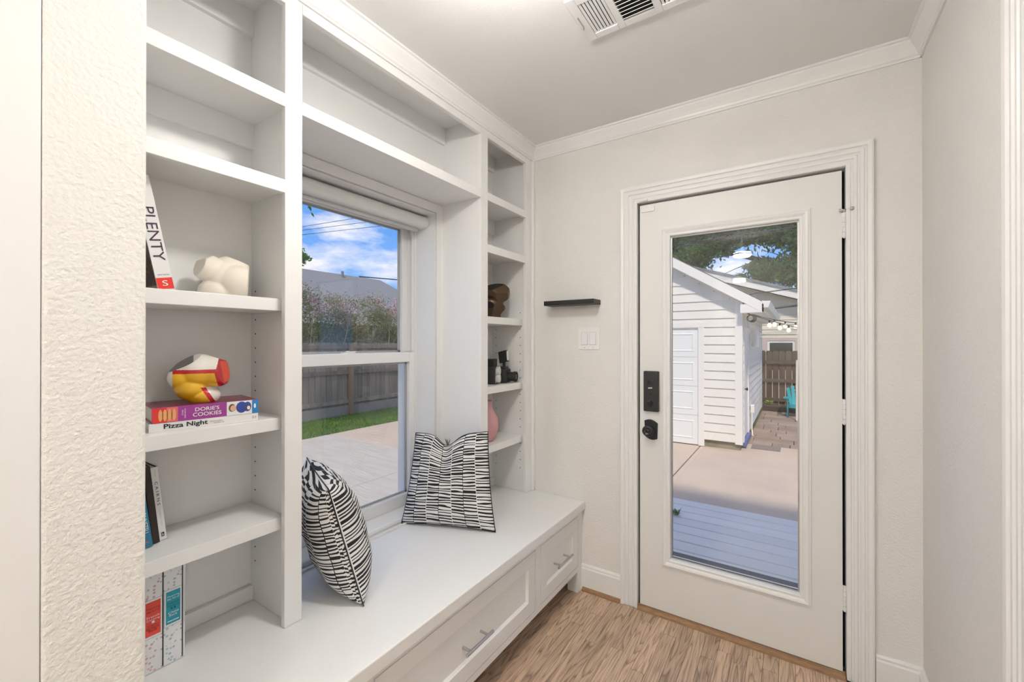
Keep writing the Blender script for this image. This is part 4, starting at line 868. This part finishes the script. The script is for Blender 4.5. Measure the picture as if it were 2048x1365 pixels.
OAKL = leafmat('oak_leaf', (.075, .19, .04), (.03, .10, .03)); OAKY = leafmat('oak_leaf_light', (.20, .27, .07), (.10, .18, .04))
def limb(mb, a, b, r0, r1, bend=.25, n=6):
    a = Vector(a); b = Vector(b); pts = []; j = Vector((random.uniform(-1, 1), random.uniform(-1, 1), random.uniform(-.3, 1)))*bend*(b-a).length*.3
    for k in range(n+1): t_ = k/n; pts.append(a.lerp(b, t_)+j*math.sin(math.pi*t_))
    mb.tube(pts, [r0+(r1-r0)*k/n for k in range(n+1)], 8); return pts
oak = thing('oak_tree', (3.6, 22.5, GZ), 'spreading green oak tree behind the garage and the cream house', 'tree')
tr_ = MB(); limb(tr_, (3.6, 22.5, GZ), (2.6, 22.2, 3.6), .45, .34); build('trunk', tr_, BARK, oak)
for e_ in ((-4.2, 22.0, 6.0), (-1.4, 22.2, 6.6), (.4, 21.6, 7.0), (1.8, 21.2, 7.2), (5.5, 22, 6.5), (-6.0, 22.4, 6.9), (-.8, 21.8, 4.9)):
    bm_ = MB(); p_ = limb(bm_, (2.6, 22.2, 3.4), e_, .15, .03, .35)
    for k in range(6):
        q0 = p_[1+k % 6]; limb(bm_, q0, q0+Vector((random.uniform(-1.8, 1.2), random.uniform(-1, 1), random.uniform(-.6, 1.2))), .035, .010, .4, 4)
    build('branch', bm_, BARK, oak, fixn=False)
pts = crown([((-4.6, 22, 5.9), (2.2, 1.6, .9), 1.0), ((-1.6, 22, 6.6), (2.4, 1.6, .75), 1.1), ((.5, 21.8, 6.3), (1.6, 1.6, 1.0), 1.1), ((2.2, 21.5, 5.4), (1.9, 1.8, 2.0), 1.3), ((.4, 22.0, 4.4), (1.5, 1.2, .7), 1.6), ((-1.5, 22.0, 4.5), (1.2, 1.0, .5), 1.3), ((5.0, 22, 6.5), (3, 2.2, 2.4), .5), ((-7.2, 22.5, 6.6), (2.0, 1.6, 1.6), .9), ((0, 22, 8.6), (6, 3, 1.2), .35)], 90000)
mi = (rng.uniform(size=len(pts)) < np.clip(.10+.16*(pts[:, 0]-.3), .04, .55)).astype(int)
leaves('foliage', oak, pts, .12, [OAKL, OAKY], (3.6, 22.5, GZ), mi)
ltr = thing('shade_tree', (-8.3, 2.2, GZ), 'leafy green tree whose twigs edge into the window view at upper left', 'tree')
tm = MB(); limb(tm, (-8.3, 2.2, GZ), (-8.4, 2.6, 3.6), .16, .10); limb(tm, (-8.4, 2.6, 3.4), (-8.2, 4.2, 4.6), .06, .02); limb(tm, (-8.4, 2.6, 3.6), (-8.6, 1.6, 5.2), .06, .02); build('trunk', tm, BARK, ltr)
leaves('foliage', ltr, crown([((-8.3, 3.0, 5.0), (1.6, 1.75, 1.2), 1), ((-8.3, 3.4, 4.2), (1.0, 1.35, .5), 1)], 7000), .055, [OAKL, OAKY], (-8.3, 2.2, GZ), None)
ft_ = thing('distant_tree', (-30, 16.2, GZ), 'far off tree showing above the grey roof by the window frame', 'tree')
tm = MB(); limb(tm, (-30, 16.2, GZ), (-30, 16.2, 6.5), .3, .15); build('trunk', tm, BARK, ft_)
leaves('foliage', ft_, crown([((-30, 16.6, 7.2), (1.6, 1.6, .9), 1)], 1500), .16, [OAKL], (-30, 16.2, GZ))
MYL = leafmat('myrtle_leaf', (.20, .23, .09), (.24, .19, .10)); MYP = pmat('myrtle_pink', (.72, .22, .40), .7, var=(6, (.80, .42, .52))); MYO = pmat('myrtle_amber', (.62, .42, .14), .7); TWIG = pmat('pale_twig', (.36, .30, .24), .9)
for (yc, zc_, nn, lab) in ((6.35, 2.20, 6500, 'pink flowering shrub with amber leaves, leftmost behind the board fence'), (7.75, 2.05, 6500, 'pink flowering shrub behind the middle of the board fence'), (9.25, 1.95, 5000, 'sparse pink flowering shrub behind the fence near the small house window')):
    mt = thing('flowering_shrub', (-10.2, yc, GZ), lab, 'shrub', 'flowering shrubs behind the board fence')
    sm = MB()
    for k in range(9):
        e_ = Vector((-10.2+random.uniform(-.5, .5), yc+random.uniform(-.85, .85), zc_+random.uniform(-.2, .55))); p_ = limb(sm, (-10.2+random.uniform(-.1, .1), yc+random.uniform(-.1, .1), GZ), e_, .022, .006, .3, 5)
        for q in range(3): limb(sm, p_[3], p_[3]+Vector((random.uniform(-.3, .3), random.uniform(-.6, .6), random.uniform(.1, .6))), .007, .003, .4, 3)
    build('stem', sm, TWIG, mt, fixn=False)
    leaves('foliage', mt, crown([((-10.2, yc, zc_-.15), (.6, .95, .75), 1)], nn), .030, [MYL, MYO], (-10.2, yc, GZ), (rng.uniform(size=10**6) < .10)[:0] if False else None)
    fl_ = crown([((-10.1, yc, zc_+.22), (.6, 1.0, .50), 1)], 800)
    leaves('blossom', mt, fl_, .026, [MYP], (-10.2, yc, GZ))

# ------------------------------------------------------------------ houses beyond
hn = thing('grey_house', (-13, 6, GZ), 'pale grey sided house with a grey shingle roof beyond the board fence', 'house')
HS = pmat('house_grey_siding', (.56, .60, .62), .7); SHN = pmat('grey_shingle', (.25, .25, .26), .9, var=(12, .8), stretch=(1, 1, 6)); HT = pmat('house_trim', (.78, .79, .80), .6)
build('core', MB().box(-18, -11.75, -4, 13.2, GZ, 2.05), HS, hn)
z = .9
while z < 2.0: build('siding_board', MB().prism([(-11.76, z), (-11.725, z), (-11.737, z+.175), (-11.76, z+.175)], 'y', -4, 13.2), HS, hn); z += .17
rm = MB(); ya, yb = -4.4, 13.6; rx0, rx1, rxm, rze, rzr = -18.4, -11.3, -14.85, 2.02, 4.02
rm.add([(rx1, ya, rze), (rx1, yb, rze), (rx0, yb, rze), (rx0, ya, rze), (rxm, ya+.1, rzr), (rxm, yb-1.4, rzr)], [(0, 1, 5, 4), (1, 2, 5), (2, 3, 4, 5), (3, 0, 4), (3, 2, 1, 0)])
build('roof', rm, SHN, hn); build('fascia', MB().box(rx1, rx1+.03, ya, yb, rze-.13, rze+.02), HT, hn)
build('vent_pipe', MB().lathe([(.05, 0), (.05, .30), (0, .3)], (-14.6, 10.2, 3.8), 10), SHN, hn)
wn_ = build('window', MB().box(-11.75, -11.69, 9.78, 9.88, .95, 1.90).box(-11.75, -11.69, 10.42, 10.52, .95, 1.90).box(-11.75, -11.69, 9.88, 10.42, 1.80, 1.90), HT, hn)
build('pane', MB().box(-11.72, -11.71, 9.88, 10.42, .95, 1.80), pmat('dark_pane', (.035, .05, .045), .08), wn_)
hb_ = thing('cream_house', (0, 17, GZ), 'cream sided house with a low gable behind the brown picket fence', 'house')
CSD = pmat('cream_siding', (.76, .70, .56), .7, orand=.02); yh = 15.6
def rk(x): return 2.62-.335*(x-.12)          # underside of the rake
build('core', MB().prism([(-7, GZ), (3.4, GZ), (3.4, rk(3.4)), (-4.5, rk(-4.5)), (-7, rk(-4.5)-.83)], 'y', yh, yh+3), CSD, hb_)
z = .55
while z < 4.2:
    xr_ = min(3.4, .12+(2.62-z-.15)/.335)
    xl_ = -7
    segs = [(xl_, -.86), (.12, xr_)] if .55 <= z < 1.55 and xr_ > .12 else [(xl_, xr_)]
    for a_, b_ in segs: build('siding_board', MB().prism([(yh-.002, z+.16), (yh-.020, z), (yh+.001, z), (yh+.001, z+.16)], 'x', a_, b_), CSD, hb_)
    z += .15
build('rake_board', MB().prism([(3.7, rk(3.7)), (-4.5, rk(-4.5)), (-4.5, rk(-4.5)+.20), (3.7, rk(3.7)+.20)], 'y', yh-.42, yh-.38), GTR, hb_)
build('roof', MB().prism([(3.75, rk(3.75)+.20), (-4.5, rk(-4.5)+.20), (-7.6, rk(-4.5)-.83), (-7.6, rk(-4.5)-.75), (-4.5, rk(-4.5)+.28), (3.75, rk(3.75)+.28)], 'y', yh-.45, yh+3.3), SHN, hb_)
build('soffit', MB().prism([(3.7, rk(3.7)+.02), (-4.5, rk(-4.5)+.02), (-4.5, rk(-4.5)+.04), (3.7, rk(3.7)+.04)], 'y', yh-.38, yh), pmat('soffit_tan', (.50, .42, .30), .7), hb_)
wt = build('window', MB().box(-.86, -.72, yh-.05, yh+.02, .50, 1.50).box(.0, .12, yh-.05, yh+.02, .50, 1.50).box(-.72, .0, yh-.05, yh+.02, 1.40, 1.50), pmat('window_casing_mauve', (.56, .47, .43), .7), hb_)
build('sash', MB().box(-.72, -.66, yh-.035, yh+.01, .50, 1.40).box(-.06, .0, yh-.035, yh+.01, .50, 1.40).box(-.66, -.06, yh-.035, yh+.01, 1.34, 1.40), HT, wt)
build('pane', MB().box(-.66, -.06, yh-.02, yh-.01, .50, 1.34), pmat('black_pane', (.02, .025, .022), .06), wt)

# ------------------------------------------------------------------ garden chair and bits
TQ = pmat('teal_plastic', (.015, .36, .42), .45)
ch = thing('adirondack_chair', (.10, 12.25, GZ), 'teal slatted garden chair by the brown fence', 'chair'); K = .80; cxx, cyy = .09, 12.13
def CP_(x, y, z): return Vector((cxx+x*K, cyy+y*K, GZ+z*K))
for k in range(6):
    a = (k-2.5)/2.5; tl_ = .90-.10*a*a
    build('back_slat', MB().beam(CP_(a*.20, .46, .26), CP_(a*.30, .46+.30, tl_), .088*K, .022*K, up=(0, 1, .4)), TQ, ch)
for k in range(5): build('seat_slat', MB().beam(CP_(-.27, .02+k*.10, .37-.026*k), CP_(.27, .02+k*.10, .37-.026*k), .088*K, .022*K), TQ, ch)
for s_ in (-1, 1):
    build('arm', MB().beam(CP_(s_*.34, -.08, .56), CP_(s_*.34, .62, .53), .13*K, .024*K), TQ, ch)
    build('leg', MB().beam(CP_(s_*.30, .02, .0), CP_(s_*.30, .02, .55), .030*K, .10*K, up=(0, 1, 0)), TQ, ch)
    build('leg', MB().beam(CP_(s_*.285, .86, .02), CP_(s_*.285, .02, .36), .026*K, .11*K), TQ, ch)
build('apron', MB().beam(CP_(-.29, -.01, .33), CP_(.29, -.01, .33), .024*K, .12*K), TQ, ch); build('back_rail', MB().beam(CP_(-.36, .60, .50), CP_(.36, .60, .50), .024*K, .08*K), TQ, ch)
tag(build('white_pole', MB().tube([(.035, 11.70, GZ), (.040, 11.75, .95)], .026, 10), GTR), 'thin white pole standing beside the teal chair', 'pole')
bd = thing('garden_bed', (.9, 13.1, GZ), 'low dark planting bed edged with timber along the brown fence', 'garden bed')
build('edging', MB().box(-.70, 3.4, 12.86, 12.94, GZ-.02, GZ+.12), pmat('edging_dark', (.05, .035, .028), .9), bd); build('soil', MB().box(-.70, 3.4, 12.94, 13.39, GZ-.02, GZ+.09), pmat('bed_soil', (.12, .08, .05), .95, var=(20, .5)), bd)
LIME = leafmat('lime_leaf', (.42, .55, .06), (.30, .46, .05))
for (px, py, pz, lab) in ((-.58, 13.05, .16, 'lime green plant at the foot of the garage wall'), (-.08, 13.15, .22, 'lime green plant left of the teal chair'), (.02, 13.22, .52, 'tall lime green plant behind the teal chair arm')):
    lp_ = thing('lime_plant', (px, py, GZ+.09), lab, 'plant', 'lime plants in the bed'); build('stem', MB().tube([(px, py, GZ+.09), (px+.02, py, GZ+.09+pz)], .008, 6), SG, lp_)
    for k in range(9):
        a = k*2.4; tp = Vector((math.cos(a), math.sin(a)*.6, .3)).normalized(); c_ = Vector((px, py, GZ+.07+pz*(.6+.4*k/9))); sd_ = tp.cross(UZ).normalized()
        build('leaf', MB().add([c_, c_+tp*.07+sd_*.04, c_+tp*.14-UZ*.02, c_+tp*.07-sd_*.04, c_+tp*.07-UZ*.012], [(0, 1, 4), (1, 2, 4), (2, 3, 4), (3, 0, 4), (0, 3, 2, 1)]), LIME, lp_)
BULB = pmat('bulb_warm', (1, .9, .7), .3, emit=((1, .80, .50), 1.1))
def strand(label, a, b, sag, n, bulbs):
    a = Vector(a); b = Vector(b); s = thing('string_lights', a, label, 'string lights', 'strings of bulbs by the garage'); ps = [a.lerp(b, k/24)-UZ*sag*4*(k/24)*(1-k/24) for k in range(25)]
    build('cable', MB().tube(ps, .008, 6), BLACK, s)
    for t_ in bulbs:
        p = a.lerp(b, t_)-UZ*sag*4*t_*(1-t_)
        q = build('bulb', MB().lathe([(.012, -.04), (.026, -.06), (.034, -.085), (.026, -.11), (.0, -.122)], p, 14), BULB, s, smooth=True); build('socket', MB().lathe([(.014, 0), (.014, -.045), (0, -.045)], p, 10), BLACK, q)
s0 = at(1508, 630, 1, 7.75)
strand('upper string of warm bulbs sagging from the garage eave', s0, at(1660, 640, 1, 12.4), .10, 24, (.20, .32, .45, .62, .80))
strand('lower string of warm bulbs sagging from the garage eave', s0+Vector((.02, .02, -.02)), at(1660, 668, 1, 11.0), .03, 24, (.15, .27, .38, .52, .70, .86))
def wire(label, a, b, r_=.012):
    a = Vector(a); b = Vector(b); a2 = a-(b-a)*1.0; b2 = b+(b-a)*1.0
    tag(build('power_line', MB().tube([a2, a, b, b2], r_, 5), pmat('wire_dark', (.03, .035, .05), .7)), label, 'power line', 'overhead wires')
wire('topmost thin wire across the sky in the window', at(640, 448, 0, -20), at(740, 432, 0, -19.4)); wire('middle thin wire across the sky in the window', at(603, 461, 0, -20), at(760, 441, 0, -19.4)); wire('lowest thin wire across the sky in the window', at(603, 470, 0, -20), at(790, 449, 0, -19.4))
tag(build('service_cable', MB().tube([(-14.9, 11.2, 4.05), at(805, 552, 0, -19)+Vector((0, 8, .2))], .025, 6), BLACK), 'twisted service cable leaving the grey roof ridge', 'cable')
wire('black wire crossing in front of the oak crown', at(1341, 492, 1, 14.2), at(1598, 453, 1, 14.4), .016); wire('black wire crossing below the cream house roof', at(1490, 590, 1, 14.6), at(1598, 576, 1, 14.6), .016)
wire('thick black cable above the bulbs in front of the cream house', at(1539, 618, 1, 14.0), at(1598, 611, 1, 14.0), .03)
